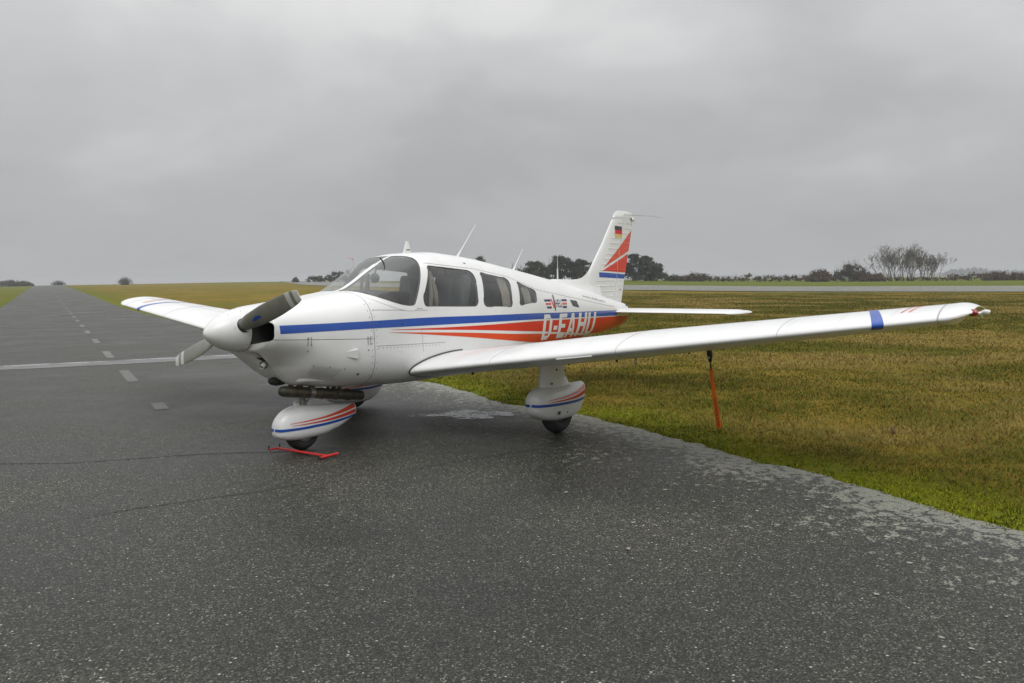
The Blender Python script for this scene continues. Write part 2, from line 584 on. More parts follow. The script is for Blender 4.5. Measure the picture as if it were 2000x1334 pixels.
def pchip(x, y, xi):
    x = np.asarray(x, float)
    y = np.asarray(y, float)
    h = np.diff(x)
    d = np.diff(y) / h
    m = np.zeros_like(y)
    m[0] = d[0]
    m[-1] = d[-1]
    for i in range(1, len(x) - 1):
        if d[i - 1] * d[i] > 0:
            w1 = 2 * h[i] + h[i - 1]
            w2 = h[i] + 2 * h[i - 1]
            m[i] = (w1 + w2) / (w1 / d[i - 1] + w2 / d[i])
    xi = np.clip(np.asarray(xi, float), x[0], x[-1])
    k = np.clip(np.searchsorted(x, xi) - 1, 0, len(x) - 2)
    t = (xi - x[k]) / h[k]
    return (1 + 2 * t) * (1 - t) ** 2 * y[k] + t * (1 - t) ** 2 * h[k] * m[k] + t * t * (3 - 2 * t) * y[k + 1] + t * t * (t - 1) * h[k] * m[k + 1]


def vnoise(x, y, seed=0):
    """cheap smooth value noise in [0,1]"""
    x = np.asarray(x, float)
    y = np.asarray(y, float)
    xi = np.floor(x).astype(np.int64)
    yi = np.floor(y).astype(np.int64)

    def h(a, b):
        n = (a * 374761393 + b * 668265263 + seed * 1442695041) & 0xFFFFFFFF
        n = ((n ^ (n >> 13)) * 1274126177) & 0xFFFFFFFF
        return ((n ^ (n >> 16)) & 0xFFFF) / 65535.0
    fx = x - xi
    fy = y - yi
    fx = fx * fx * (3 - 2 * fx)
    fy = fy * fy * (3 - 2 * fy)
    return (h(xi, yi) * (1 - fx) + h(xi + 1, yi) * fx) * (1 - fy) + (h(xi, yi + 1) * (1 - fx) + h(xi + 1, yi + 1) * fx) * fy


def fbm(x, y, seed=0, o=4):
    r = 0
    a = 0.5
    for i in range(o):
        r = r + a * vnoise(x * 2 ** i, y * 2 ** i, seed + i)
        a *= 0.5
    return r / (1 - 0.5 ** o)


# ------------------------------------------------------------------ terrain and paving
_KA = [-180, -60, -31.8, -29.1, -18.8, -12.6, 7.94, 13.9, 18.8, 31.8, 60, 180]
_KV = [.002, .004, .005, .006, .0075, .0078, .008, .005, .003, .002, .002, .002]


def polar(x, y):
    dx = x - CAM[0]
    dy = y - CAM[1]
    r = np.hypot(dx, dy)
    rel = np.degrees((YAW - np.arctan2(dy, dx) + np.pi) % (2 * np.pi) - np.pi)
    return r, rel


def terr(x, y):
    r, rel = polar(np.asarray(x, float), np.asarray(y, float))
    k = np.interp(rel, _KA, _KV)
    R = np.interp(rel, [-60, -13, 0, 60], [400, 380, 220, 220])
    s = np.minimum(r, R) - 60
    return k * np.where(s < -30, 0, np.where(s > 30, s, (s + 30) ** 2 / 120))


def at(rel, r):
    """ground point at a bearing (degrees right of the view axis) and range"""
    a = YAW - math.radians(rel)
    x = CAM[0] + r * math.cos(a)
    y = CAM[1] + r * math.sin(a)
    return Vector((x, y, float(terr(x, y))))


UX = np.array([0.4103, 0.9119])          # along the taxiway
UN = np.array([0.9119, -0.4103])         # to its right
_edge = np.array([(-1.6, -13.2), (-0.05, -9.6), (0.85, -7.5), (1.643, -5.579), (1.921, -5.135), (2.216, -4.602), (2.667, -3.709), (2.917, -3.165), (3.256, -2.505),
                  (3.664, -1.712), (3.914, -1.110), (4.003, -.560), (4.034, -.088), (4.615, .944), (5.145, 1.957), (5.271, 2.584),
                  (12.35, 17.70), (15.85, 27.25), (25.18, 48.87), (45.74, 94.12), (73.5, 155.9), (114.2, 247.4), (190, 416)])
_es = _edge @ UX
_eo = _edge @ UN
_left = np.array([(-8.6, -13), (-3.0, 1.0), (20.27, 55.36), (37.83, 95.75), (106.9, 253.8), (182, 421)])
_ls = _left @ UX
_lo = _left @ UN
_near_n = fbm(_es, _es * 0, 3)


def edge_off(s):
    return np.interp(s, _es, _eo) + 0.16 * (fbm(s * 1.4, s * 0 + 2.0, 5, 4) - 0.5) + 0.12 * (fbm(s * 7, s * 0 + 7.0, 6, 4) - 0.5)


def left_off(s):
    return np.interp(s, _ls, _lo) + 0.25 * (fbm(s * 0.8, s * 0 + 5.0, 9, 4) - 0.5)


def edge_dist(x, y):
    """signed distance into the grass right of the taxiway"""
    s = x * UX[0] + y * UX[1]
    return (x * UN[0] + y * UN[1]) - edge_off(s)


def build_terrain():
    rs = [0.6]
    while rs[-1] < 3000:
        rs.append(rs[-1] * (1.03 if rs[-1] < 60 else 1.05))
    rs = np.array(rs)
    az = np.concatenate([np.arange(-180, -48, 4.0), np.arange(-48, 48, 0.35), np.arange(48, 180, 4.0)])
    A, Rr = np.meshgrid(np.radians(az), rs, indexing='ij')
    X = CAM[0] + Rr * np.cos(YAW - A)
    Y = CAM[1] + Rr * np.sin(YAW - A)
    Z = terr(X, Y)
    d = edge_dist(X, Y)
    s = X * UX[0] + Y * UX[1]
    dl = left_off(s) - (X * UN[0] + Y * UN[1])
    onroad = (d < 0.02) & (dl < 0.02)
    near = np.clip(1 - Rr / 60, 0, 1)
    bump = (fbm(X * 1.3, Y * 1.3, 11, 4) - 0.35) * 0.07 * near
    Z = Z + np.where(onroad, -0.015, np.clip(np.minimum(np.maximum(d, dl), 0.5) * 2, 0, 1) * np.maximum(bump, -0.01))
    w = 0.78 + 0.70 * (fbm(s * 0.9, s * 0, 21, 3) - 0.5)
    moss = np.clip(1 - (d - 0.02) / np.maximum(w, 0.1), 0, 1) * (d > -0.2) * (Rr < 120)
    moss = np.clip(moss * 1.6, 0, 1) * (0.55 + 0.45 * (fbm(X * 3, Y * 3, 33, 3) > 0.42))
    gr = np.clip(1 - np.abs(np.where(d > 0, d, dl)) / 5, 0, 1) * (Rr > 22) * 0.8
    gr = np.maximum(gr, np.clip((fbm(X * .22, Y * .22, 41, 4) - 0.53) * 4, 0, 1) * 0.55)
    r2, rel2 = polar(X, Y)
    beyond = np.where(rel2 > -20, np.clip((Rr - np.interp(rel2, [-20, -12.6, 0, 8, 14, 32], [300, 262, 160, 122, 122, 118])) / 6, 0, 1), 0)
    gr = np.maximum(gr, beyond * 0.9)
    gr = np.maximum(gr, (rel2 < -29.5) * np.clip((Rr - 30) / 30, 0, 1) * 0.7)
    f = grid_faces(len(az), len(rs), ci=True)
    V = np.stack([X, Y, Z], -1).reshape(-1, 3)
    n0 = len(V)
    o = obj('ground', V, f, M['grass_ground'], attr={'moss': moss.ravel(), 'green': gr.ravel()}, kind='structure', label='brown green grass field around the taxiway', )
    return o


ground = build_terrain()


def sheet(name, near_pts, far_pts, mat, lift, lab, n_across=10, dist=False):
    P = []
    ED = []
    for a, b in zip(near_pts, far_pts):
        row = []
        for k in range(n_across + 1):
            q = np.asarray(a) * (1 - k / n_across) + np.asarray(b) * (k / n_across)
            r, _ = polar(q[0], q[1])
            row.append((q[0], q[1], float(terr(q[0], q[1])) + lift + 0.00022 * max(0.0, float(r) - 25)))
            ED.append(float(np.hypot(*(np.asarray(b) - q))))
        P.append(row)
    return grid(name, P, mat, kind='structure', label=lab, attr={'edge': np.array(ED) + np.repeat(np.clip((np.asarray(s_list) - 5) * .5, 0, 9), n_across + 1) if dist else np.full(len(ED), 9.0)})


s_list = np.concatenate([np.arange(-13.5, 12, 0.06), np.arange(12, 60, 0.4), np.arange(60, 455, 3.0)])
eo = edge_off(s_list)
lo = left_off(s_list)
taxi_r = s_list[:, None] * UX + eo[:, None] * UN
taxi_l = s_list[:, None] * UX + lo[:, None] * UN
taxiway = sheet('taxiway', taxi_l, taxi_r, M['asphalt'], 0.004, 'wet dark asphalt taxiway running to the horizon', 14, True)


def resample(pts, n):
    p = np.asarray(pts, float)
    d = np.concatenate([[0], np.cumsum(np.hypot(*np.diff(p, axis=0).T))])
    t = np.linspace(0, d[-1], n)
    return np.stack([pchip(d, p[:, 0], t), pchip(d, p[:, 1], t)], 1)


strip_near = resample([(70, -90), (76, 0), (77.6, 22), (80, 45), (88, 71), (110, 126), (172, 218), (262, 340)], 70)
strip_far = resample([(106, -95), (112.6, 4), (112.5, 34), (112, 55), (121, 98), (148, 150), (186, 208), (272, 330)], 70)
runway = sheet('runway', strip_near, strip_far, M['asphalt_far'], 0.05, 'pale grey runway strip crossing the field beyond the grass', 12)

# painted markings
def ribbon(name, pts, width, mat, lift, lab, n=40, jit=0.0, taper=False):
    p = resample(pts, n) if len(pts) > 2 else np.stack([np.linspace(pts[0][i], pts[1][i], n) for i in (0, 1)], 1)
    dpt = np.gradient(p, axis=0)
    nn = np.stack([-dpt[:, 1], dpt[:, 0]], 1) / np.hypot(*dpt.T)[:, None]
    w = np.full(n, width)
    if jit:
        p = p + nn * (rng.normal(size=n)[:, None]) * jit
        w = width * (0.5 + rng.random(n))
    if taper:
        w = w * np.minimum(1, np.minimum(np.arange(n), np.arange(n)[::-1]) / (n * 0.2) + 0.1)
    a = p + nn * w[:, None] / 2
    b = p - nn * w[:, None] / 2
    P = [[(*q, float(terr(*q)) + lift) for q in (x, y)] for x, y in zip(a, b)]
    o = grid(name, P, mat, kind='structure', label=lab)
    bm = bmesh.new()
    bm.from_mesh(o.data)
    for f in bm.faces:
        if f.normal.z < 0:
            f.normal_flip()
    bm.to_mesh(o.data)
    bm.free()
    return o


ribbon('painted_line', [(0.2, 12.6), (3.55, 10.75), (6.0, 9.55), (8.0, 8.55)], 0.20, M['line_white'], 0.0095, 'worn white line painted across the taxiway')
ribbon('painted_line', [(0.2, 12.15), (3.40, 10.30), (5.85, 9.10), (7.75, 8.2)], 0.75, M['line_faint'], 0.0085, 'broad faded grey band beside the white line')
_dir = np.array([0.4103, 0.9119])
_dash0 = np.array([5.30, 11.95])
for i in range(26):
    if i < 1:
        c0 = _dash0
    else:
        c0 = _dash0 + np.array([0.4050, 0.9143]) * 5.05 * i
    a, b = c0 - _dir * 1.05, c0 + _dir * 1.05
    ribbon('centre_dash', [tuple(a), tuple(b)], 0.15, M['dash_white'], 0.009 + 0.0003 * 5 * i, 'yellowed white dash of the taxiway centre line', n=8)
for c0, ln in ((np.array([3.27, 7.35]), 1.0), (np.array([1.66, 3.62]), 0.32)):
    ribbon('centre_dash', [tuple(c0 - _dir * ln), tuple(c0 + _dir * ln)], 0.16, M['dash_faint'], 0.0085, 'almost worn away dash nearer the aircraft', n=10)

# cracks
ribbon('asphalt_crack', [(-2.4, 3.1), (-.938, 1.652), (-.629, 1.222), (-.22, .896), (.282, .52), (.664, .098), (0.95, -0.2)], 0.014, M['crack'], 0.0075, 'long thin crack ending at the nose wheel', n=220, jit=0.006)
ribbon('asphalt_crack', [(-1.393, -.645), (-1.135, -.667), (-.86, -.758), (-.519, -.904), (-.285, -.996), (0.1, -1.10)], 0.010, M['crack'], 0.0075, 'short crack in front of the nose wheel', n=120, jit=0.006, taper=True)
ribbon('asphalt_crack', [(.75, -1.40), (1.177, -1.533), (1.526, -1.632), (1.864, -1.763), (2.4, -1.95)], 0.009, M['crack'], 0.0075, 'short crack under the wing root', n=120, jit=0.006, taper=True)

# puddle beside the main wheel
def blob(cx, cy, rx, ry, rot, n, seed, rough=0.35):
    th = np.linspace(0, 2 * np.pi, n, endpoint=False)
    k = 1 + rough * (fbm(np.cos(th) * 2.2 + 5, np.sin(th) * 2.2 + 5, seed, 4) - 0.5) * 2
    x = rx * k * np.cos(th)
    y = ry * k * np.sin(th)
    return np.stack([cx + x * np.cos(rot) - y * np.sin(rot), cy + x * np.sin(rot) + y * np.cos(rot)], 1)


pb = blob(3.24, -0.02, 0.52, 0.27, -0.95, 90, 4, 0.75)
obj('puddle', np.concatenate([pb, np.full((90, 1), 0.0072)], 1), [tuple(range(90))], M['water'], kind='structure', label='shallow puddle on the asphalt under the aircraft')

# lichen discs along the edge
def lichen():
    V, F = [], []
    cnt = 0
    while cnt < 170:
        s = rng.uniform(-12.5, 5.5)
        dens = np.interp(s, [-12, -4, -2, 0, 3, 6], [1, 1, .75, .45, .3, .15])
        if rng.random() > dens:
            continue
        off = rng.uniform(0.05, 2.2) * rng.random() ** .5
        if off > 2.4 or fbm(s * 1.6, off * 2.6, 61, 3) < 0.38 + off * 0.10:
            continue
        o = float(edge_off(np.array(s))) - 0.02 - off
        c = s * UX + o * UN
        r = 0.006 + 0.011 * rng.random() ** 1.6
        p = blob(c[0], c[1], r * rng.uniform(0.8, 1.3), r, rng.uniform(0, 3), 11, int(rng.integers(1e6)), 0.55)
        n = len(V)
        z = 0.0068 + rng.random() * 0.0025
        V += [(a, b, z - 0.0015) for a, b in p] + [(c[0], c[1], z)]
        F += [(n + i, n + (i + 1) % 11, n + 11) for i in range(11)]
        cnt += 1
    obj('lichen', V, F, M['lichen'], kind='stuff', label='pale grey lichen patches on the asphalt edge')


lichen()


# grass blades and moss tufts of the near field
def blades():
    C_, H_, W_, K_ = [], [], [], []

    def sample(n, rmin, rmax, amin, amax, pw):
        u = rng.random(n)
        r = (rmin ** (2 - pw) + u * (rmax ** (2 - pw) - rmin ** (2 - pw))) ** (1 / (2 - pw))
        a = YAW - np.radians(rng.uniform(amin, amax, n))
        return CAM[0] + r * np.cos(a), CAM[1] + r * np.sin(a), r
    x, y, r = sample(1750000, 5.0, 95, -14, 35, 1.38)
    d = edge_dist(x, y)
    k = (d > 0.03) & (rng.random(len(x)) < np.clip((d - 0.16) * 1.1, 0.06, 1))
    x, y, r, d = x[k], y[k], r[k], d[k]
    clump = fbm(x * 2.2, y * 2.2, 71, 4)
    patch = fbm(x * 0.35, y * 0.35, 73, 4)
    k = rng.random(len(x)) < np.clip(0.25 + clump * 1.3, 0, 1) * np.clip((98 - r) / 45, 0, 1)
    rn_, reln = polar(x, y)
    k &= r < np.interp(reln, [-14, 0, 8, 32], [150, 112, 84, 75])
    x, y, r, d, clump, patch = (q[k] for q in (x, y, r, d, clump, patch))
    n = len(x)
    h = rng.uniform(0.026, 0.072, n) * (0.6 + 0.9 * clump) * np.clip(0.45 + d, 0.45, 1)
    w = rng.uniform(0.0016, 0.0032, n) * np.clip(r / 6, 1, 9)
    lean = rng.uniform(0.55, 1.45, n)
    az = rng.uniform(0, 2 * np.pi, n)
    t = np.clip((patch - 0.44) * 5.2 + (clump - .45) * 1.2 + rng.normal(0, .24, n) + 0.1, 0, 1)
    t *= np.clip(.35 + d / 3.2, 0, 1)
    green = np.array([0.074, 0.088, 0.009])
    olive = np.array([0.122, 0.120, 0.021])
    straw = np.array([0.255, 0.198, 0.060])
    brown = np.array([0.175, 0.094, 0.018])
    col = np.where(t[:, None] < .45, green + (olive - green) * (t[:, None] / .45), olive + (straw - olive) * ((t[:, None] - .45) / .55))
    br = rng.random(n) < 0.16
    col[br] = brown
    gg = np.clip(1 - (d - 0.1) / 0.9, 0, 1)[:, None] * (rng.random(n) < .6)[:, None]
    col = col * (1 - gg) + np.array([0.085, 0.110, 0.014]) * gg
    col *= rng.uniform(0.82, 1.2, n)[:, None]
    # moss
    x2, y2, r2 = sample(420000, 4.4, 30, -14, 36, 1.6)
    d2 = edge_dist(x2, y2)
    s2 = x2 * UX[0] + y2 * UX[1]
    wd = 0.74 + 0.70 * (fbm(s2 * 0.9, s2 * 0, 21, 3) - 0.5)
    k = (d2 > -0.06 * rng.random(len(d2))) & (d2 < wd * (0.5 + rng.random(len(d2)))) & (fbm(x2 * 5, y2 * 5, 81, 3) > 0.33)
    x2, y2, r2, d2 = x2[k], y2[k], r2[k], d2[k]
    m = len(x2)
    hm = rng.uniform(0.010, 0.030, m) * (0.5 + fbm(x2 * 7, y2 * 7, 83, 3))
    wm = rng.uniform(0.004, 0.008, m) * np.clip(r2 / 7, 1, 4)
    cm = np.array([0.175, 0.190, 0.010]) * rng.uniform(0.55, 1.5, m)[:, None] * np.array([1, 1, 1])
    dark = rng.random(m) < np.clip(0.12 + (0.5 - fbm(x2 * 1.6, y2 * 1.6, 85, 3)) * 1.6, 0, 0.8)
    cm[dark] = np.array([0.045, 0.062, 0.008])
    lm = rng.uniform(0.1, 1.2, m)
    am = rng.uniform(0, 2 * np.pi, m)

    def mk(name, x, y, h, w, lean, az, col, lab):
        n = len(x)
        z = terr(x, y) + 0.0
        base = np.stack([x, y, z], 1)
        dirv = np.stack([np.cos(az) * np.sin(lean), np.sin(az) * np.sin(lean), np.cos(lean)], 1)
        ta = az + np.pi / 2 + rng.normal(0, .5, n)
        sv = np.stack([np.cos(ta), np.sin(ta), np.zeros(n)], 1)
        bump = (fbm(x * 1.3, y * 1.3, 11, 4) - 0.35) * 0.07 * np.clip(1 - np.hypot(x - CAM[0], y - CAM[1]) / 60, 0, 1)
        dd = edge_dist(x, y)
        base[:, 2] += np.clip(np.minimum(dd, .5) * 2, 0, 1) * np.maximum(bump, -0.01) - 0.004
        P = np.stack([base - sv * w[:, None], base + sv * w[:, None], base + dirv * h[:, None]], 1).reshape(-1, 3)
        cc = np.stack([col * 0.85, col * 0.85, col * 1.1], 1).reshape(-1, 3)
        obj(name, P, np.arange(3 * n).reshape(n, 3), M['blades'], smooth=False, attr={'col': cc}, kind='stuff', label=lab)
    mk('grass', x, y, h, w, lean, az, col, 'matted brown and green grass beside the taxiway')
    mk('moss', x2, y2, hm, wm, lm, am, cm, 'yellow green moss along the asphalt edge')
    return n, m


print('blades', blades())
# one brown leaf on the asphalt, one dark tuft in the grass


# ------------------------------------------------------------------ aircraft
AM = Matrix(((0.99921, 0, -0.03979, 0.034), (0, 1, -0.0012, 0.0009), (0.03979, 0.0012, 0.99921, -0.0896), (0, 0, 0, 1)))
plane = empty('light_aircraft', label='white low wing propeller aircraft with blue and red stripes parked on the taxiway edge', category='aircraft')
plane.matrix_world = AM

ST=np.array([
# x, zb, zt, W, zm, nu, nl
(.350,1.02,1.335,.350,1.16,2.6,2.5),
(.400,.965,1.372,.410,1.16,2.7,2.3),
(.500,.865,1.392,.442,1.15,2.8,2.2),
(.620,.760,1.402,.463,1.13,2.8,2.2),
(.780,.672,1.414,.488,1.10,2.9,2.5),
(1.00,.622,1.428,.515,1.05,3.0,3.0),
(1.25,.585,1.452,.538,1.02,3.2,3.2),
(1.47,.565,1.476,.548,1.00,3.5,3.4),
(1.60,.550,1.527,.553,1.00,3.6,3.6),
(1.80,.532,1.630,.562,1.00,3.8,3.8),
(2.00,.520,1.723,.568,1.00,4.0,4.0),
(2.14,.512,1.773,.570,1.00,3.9,4.0),
(2.32,.507,1.803,.570,1.00,3.4,4.0),
(2.56,.503,1.808,.570,1.00,2.9,4.0),
(2.86,.500,1.782,.570,1.00,2.75,4.0),
(3.20,.500,1.736,.566,1.00,2.65,4.0),
(3.72,.515,1.645,.530,1.00,2.45,3.8),
(4.37,.545,1.525,.450,.98,2.25,3.4),
(4.95,.570,1.408,.378,.95,2.15,3.0),
(5.40,.580,1.312,.320,.93,2.1,2.8),
(5.90,.588,1.203,.252,.91,2.1,2.5),
(6.40,.615,1.090,.183,.89,2.1,2.3),
(6.80,.660,1.000,.128,.87,2.1,2.2),
(6.93,.705,.968,.098,.865,2.1,2.1),
(6.98,.760,.940,.060,.86,2.0,2.0),
(7.00,.810,.905,.020,.86,2.0,2.0)])
def sec(x): return [pchip(ST[:,0],ST[:,j],np.asarray(x,float)) for j in range(1,7)]
def hw(x,z):
    """half width of the hull at station x and height z"""
    zb,zt,W,zm,nu,nl=sec(x)
    up=z>=zm
    t=np.where(up,(z-zm)/(zt-zm),(zm-z)/(zm-zb)); n=np.where(up,nu,nl)
    t=np.clip(np.abs(t),0,1)
    return W*(1-t**n)**(1/n)



def hy(x, z, off=0.0, side=-1):
    return side * (hw(x, z) + off)


def section_ring(x, n=120):
    zb, zt, W, zm, nu, nl = (float(v) for v in sec(x))
    th = np.linspace(0, 2 * np.pi, 721)
    s, c = np.sin(th), np.cos(th)           # start at top, going to starboard
    up = c >= 0
    nn = np.where(up, nu, nl)
    y = W * np.sign(s) * np.abs(s) ** (2 / nn)
    z = zm + np.where(up, (zt - zm), (zm - zb)) * np.sign(c) * np.abs(c) ** (2 / nn)
    d = np.concatenate([[0], np.cumsum(np.hypot(np.diff(y), np.diff(z)))])
    t = np.linspace(0, d[-1], n + 1)[:-1]
    return np.stack([np.full(n, x), np.interp(t, d, y), np.interp(t, d, z)], 1)


def hull_bm(x0, x1, n, dense=None, cap0=False, cap1=False):
    xs = np.linspace(x0, x1, n) if dense is None else dense
    P = np.array([section_ring(x) for x in xs])
    bm = bmesh.new()
    vs = [[bm.verts.new(p) for p in r] for r in P]
    m = P.shape[1]
    for i in range(len(xs) - 1):
        for j in range(m):
            bm.faces.new((vs[i][j], vs[i][(j + 1) % m], vs[i + 1][(j + 1) % m], vs[i + 1][j]))
    if cap0:
        c0 = P[0].mean(0)
        prev = vs[0]
        for k_ in (.85, .7, .55, .4, .25):
            cur = [bm.verts.new(c0 + (p - c0) * k_) for p in P[0]]
            for j in range(m):
                bm.faces.new((prev[j], prev[(j + 1) % m], cur[(j + 1) % m], cur[j]))
            prev = cur
        bm.faces.new(prev)
    if cap1:
        bm.faces.new(vs[-1][::-1])
    bmesh.ops.recalc_face_normals(bm, faces=bm.faces)
    return bm


def round_poly(pts, rad, n=7):
    """round the corners of a polygon (list of 2d points, radius per corner)"""
    out = []
    m = len(pts)
    for i in range(m):
        p0, p1, p2 = (np.asarray(pts[k % m], float) for k in (i - 1, i, i + 1))
        r = rad[i] if hasattr(rad, '__len__') else rad
        a = (p0 - p1) / np.linalg.norm(p0 - p1)
        b = (p2 - p1) / np.linalg.norm(p2 - p1)
        if r <= 0:
            out.append(p1)
            continue
        ang = math.acos(max(-1, min(1, float(a @ b))))
        if ang > 2.9:
            out.append(p1)
            continue
        dd = min(r / math.tan(ang / 2), 0.45 * np.linalg.norm(p0 - p1), 0.45 * np.linalg.norm(p2 - p1))
        q0, q2 = p1 + a * dd, p1 + b * dd
        for k in range(n + 1):
            t = k / n
            out.append((1 - t) ** 2 * q0 + 2 * t * (1 - t) * p1 + t * t * q2)
    return np.array(out)


def inside_convex(poly, u, v):
    m = len(poly)
    area = sum(poly[i][0] * poly[(i + 1) % m][1] - poly[(i + 1) % m][0] * poly[i][1] for i in range(m))
    s = 1 if area > 0 else -1
    for i in range(m):
        a, b = poly[i], poly[(i + 1) % m]
        if s * ((b[0] - a[0]) * (v - a[1]) - (b[1] - a[1]) * (u - a[0])) < -1e-5:
            return False
    return True


def cut_poly(bm, poly, ax, sel):
    """cut a convex outline (in the two axes ax) through the faces that sel accepts; return the faces inside"""
    a0, a1 = ax
    lo_, hi_ = poly.min(0) - 0.03, poly.max(0) + 0.03

    def pick():
        fs = []
        for f in bm.faces:
            c = f.calc_center_median()
            if lo_[0] < c[a0] < hi_[0] and lo_[1] < c[a1] < hi_[1] and sel(c):
                fs.append(f)
        return fs
    m = len(poly)
    for i in range(m):
        p, q = poly[i], poly[(i + 1) % m]
        d = q - p
        if np.hypot(*d) < 1e-4:
            continue
        no = [0, 0, 0]
        no[a0], no[a1] = d[1], -d[0]
        co = [0, 0, 0]
        co[a0], co[a1] = p
        # only faces close to this edge
        mid = (p + q) / 2
        rad = np.hypot(*d) / 2 + 0.06
        fs = [f for f in pick() if np.hypot(f.calc_center_median()[a0] - mid[0], f.calc_center_median()[a1] - mid[1]) < rad]
        if not fs:
            continue
        es = list({e for f in fs for e in f.edges})
        vs = list({v for f in fs for v in f.verts})
        bmesh.ops.bisect_plane(bm, geom=fs + es + vs, dist=1e-6, plane_co=co, plane_no=no)
    return [f for f in pick() if inside_convex(poly, f.calc_center_median()[a0], f.calc_center_median()[a1])]


def bm_obj(bm, name, mat, parent, smooth=True, ang=0.7, **kw):
    me = bpy.data.meshes.new(name)
    for f in bm.faces:
        f.smooth = smooth
    if smooth:
        for e in bm.edges:
            if len(e.link_faces) == 2 and e.calc_face_angle(0) > ang:
                e.smooth = False
    bm.to_mesh(me)
    bm.free()
    me.materials.append(mat)
    o = bpy.data.objects.new(name, me)
    COL.objects.link(o)
    o.parent = parent
    for k, v in kw.items():
        o[k] = v
    return o


def take_faces(bm, faces):
    """move faces into a new bmesh"""
    nb = bmesh.new()
    mp = {}
    for f in faces:
        vs = []
        for v in f.verts:
            if v not in mp:
                mp[v] = nb.verts.new(v.co)
            vs.append(mp[v])
        try:
            nb.faces.new(vs)
        except ValueError:
            pass
    bmesh.ops.delete(bm, geom=list(faces), context='FACES')
    return nb


XSEAM = 1.365
bmF = hull_bm(XSEAM + 0.0025, 7.0, 0, dense=np.concatenate([np.linspace(XSEAM + 0.0025, 4.3, 100), np.linspace(4.34, 6.92, 58), np.linspace(6.93, 7.0, 12)]), cap1=True)

ws = np.array([(1.405, 1.70), (1.405, 1.470), (1.454, 1.440), (1.548, 1.392), (1.652, 1.349), (1.736, 1.322), (1.829, 1.304), (1.880, 1.303), (1.903, 1.318),
               (1.925, 1.355), (2.165, 1.790), (2.165, 1.90)])
w2 = round_poly([(2.200, 1.672), (2.915, 1.592), (2.850, 1.227), (2.032, 1.285), (2.022, 1.375)], [.05, .10, .075, .08, .10])
w3 = round_poly([(3.030, 1.574), (3.548, 1.482), (3.470, 1.175), (2.938, 1.215)], [.035, .08, .06, .07])
w4 = round_poly([(3.712, 1.442), (4.083, 1.318), (4.036, 1.188), (3.632, 1.178)], [.02, .05, .04, .03])


def trim_ring(poly, name, mat, win, parent, off=0.002, side=-1, closed=True):
    c = poly.mean(0)
    m = len(poly)
    P = []
    for i in range(m):
        t = poly[(i + 1) % m] - poly[i - 1]
        n = np.array([t[1], -t[0]]) / (np.hypot(*t) + 1e-9)
        if n @ (poly[i] - c) < 0:
            n = -n
        row = []
        for k, (w, o) in enumerate(((-0.004, -0.004), (-0.001, off), (win, off), (win + 0.001, -0.001))):
            q = poly[i] + n * w
            row.append((q[0], hy(q[0], q[1], o, side), q[1]))
        P.append(row)
    o = grid(name, P + [P[0]], mat, parent)
    return sharpen(o)


panes = []
for side in (-1, 1):
    fs = cut_poly(bmF, ws, (0, 2), lambda c: c[1] * side > 0.017 and c[2] > 1.28)
    # keep the centre post: cut the inner edge
    es = list({e for f in fs for e in f.edges})
    vs = list({v for f in fs for v in f.verts})
    bmesh.ops.bisect_plane(bmF, geom=fs + es + vs, dist=1e-6, plane_co=(0, side * 0.021, 0), plane_no=(0, 1, 0))
    fs = [f for f in bmF.faces if inside_convex(ws, f.calc_center_median()[0], f.calc_center_median()[2]) and f.calc_center_median()[1] * side > 0.0205 and f.calc_center_median()[2] > 1.28]
    panes.append(('windscreen_pane', take_faces(bmF, fs), side))
    for wp in (w2, w3, w4):
        fs = cut_poly(bmF, wp, (0, 2), lambda c: c[1] * side > 0.1 and c[2] > 1.1)
        panes.append(('window', take_faces(bmF, fs), side))

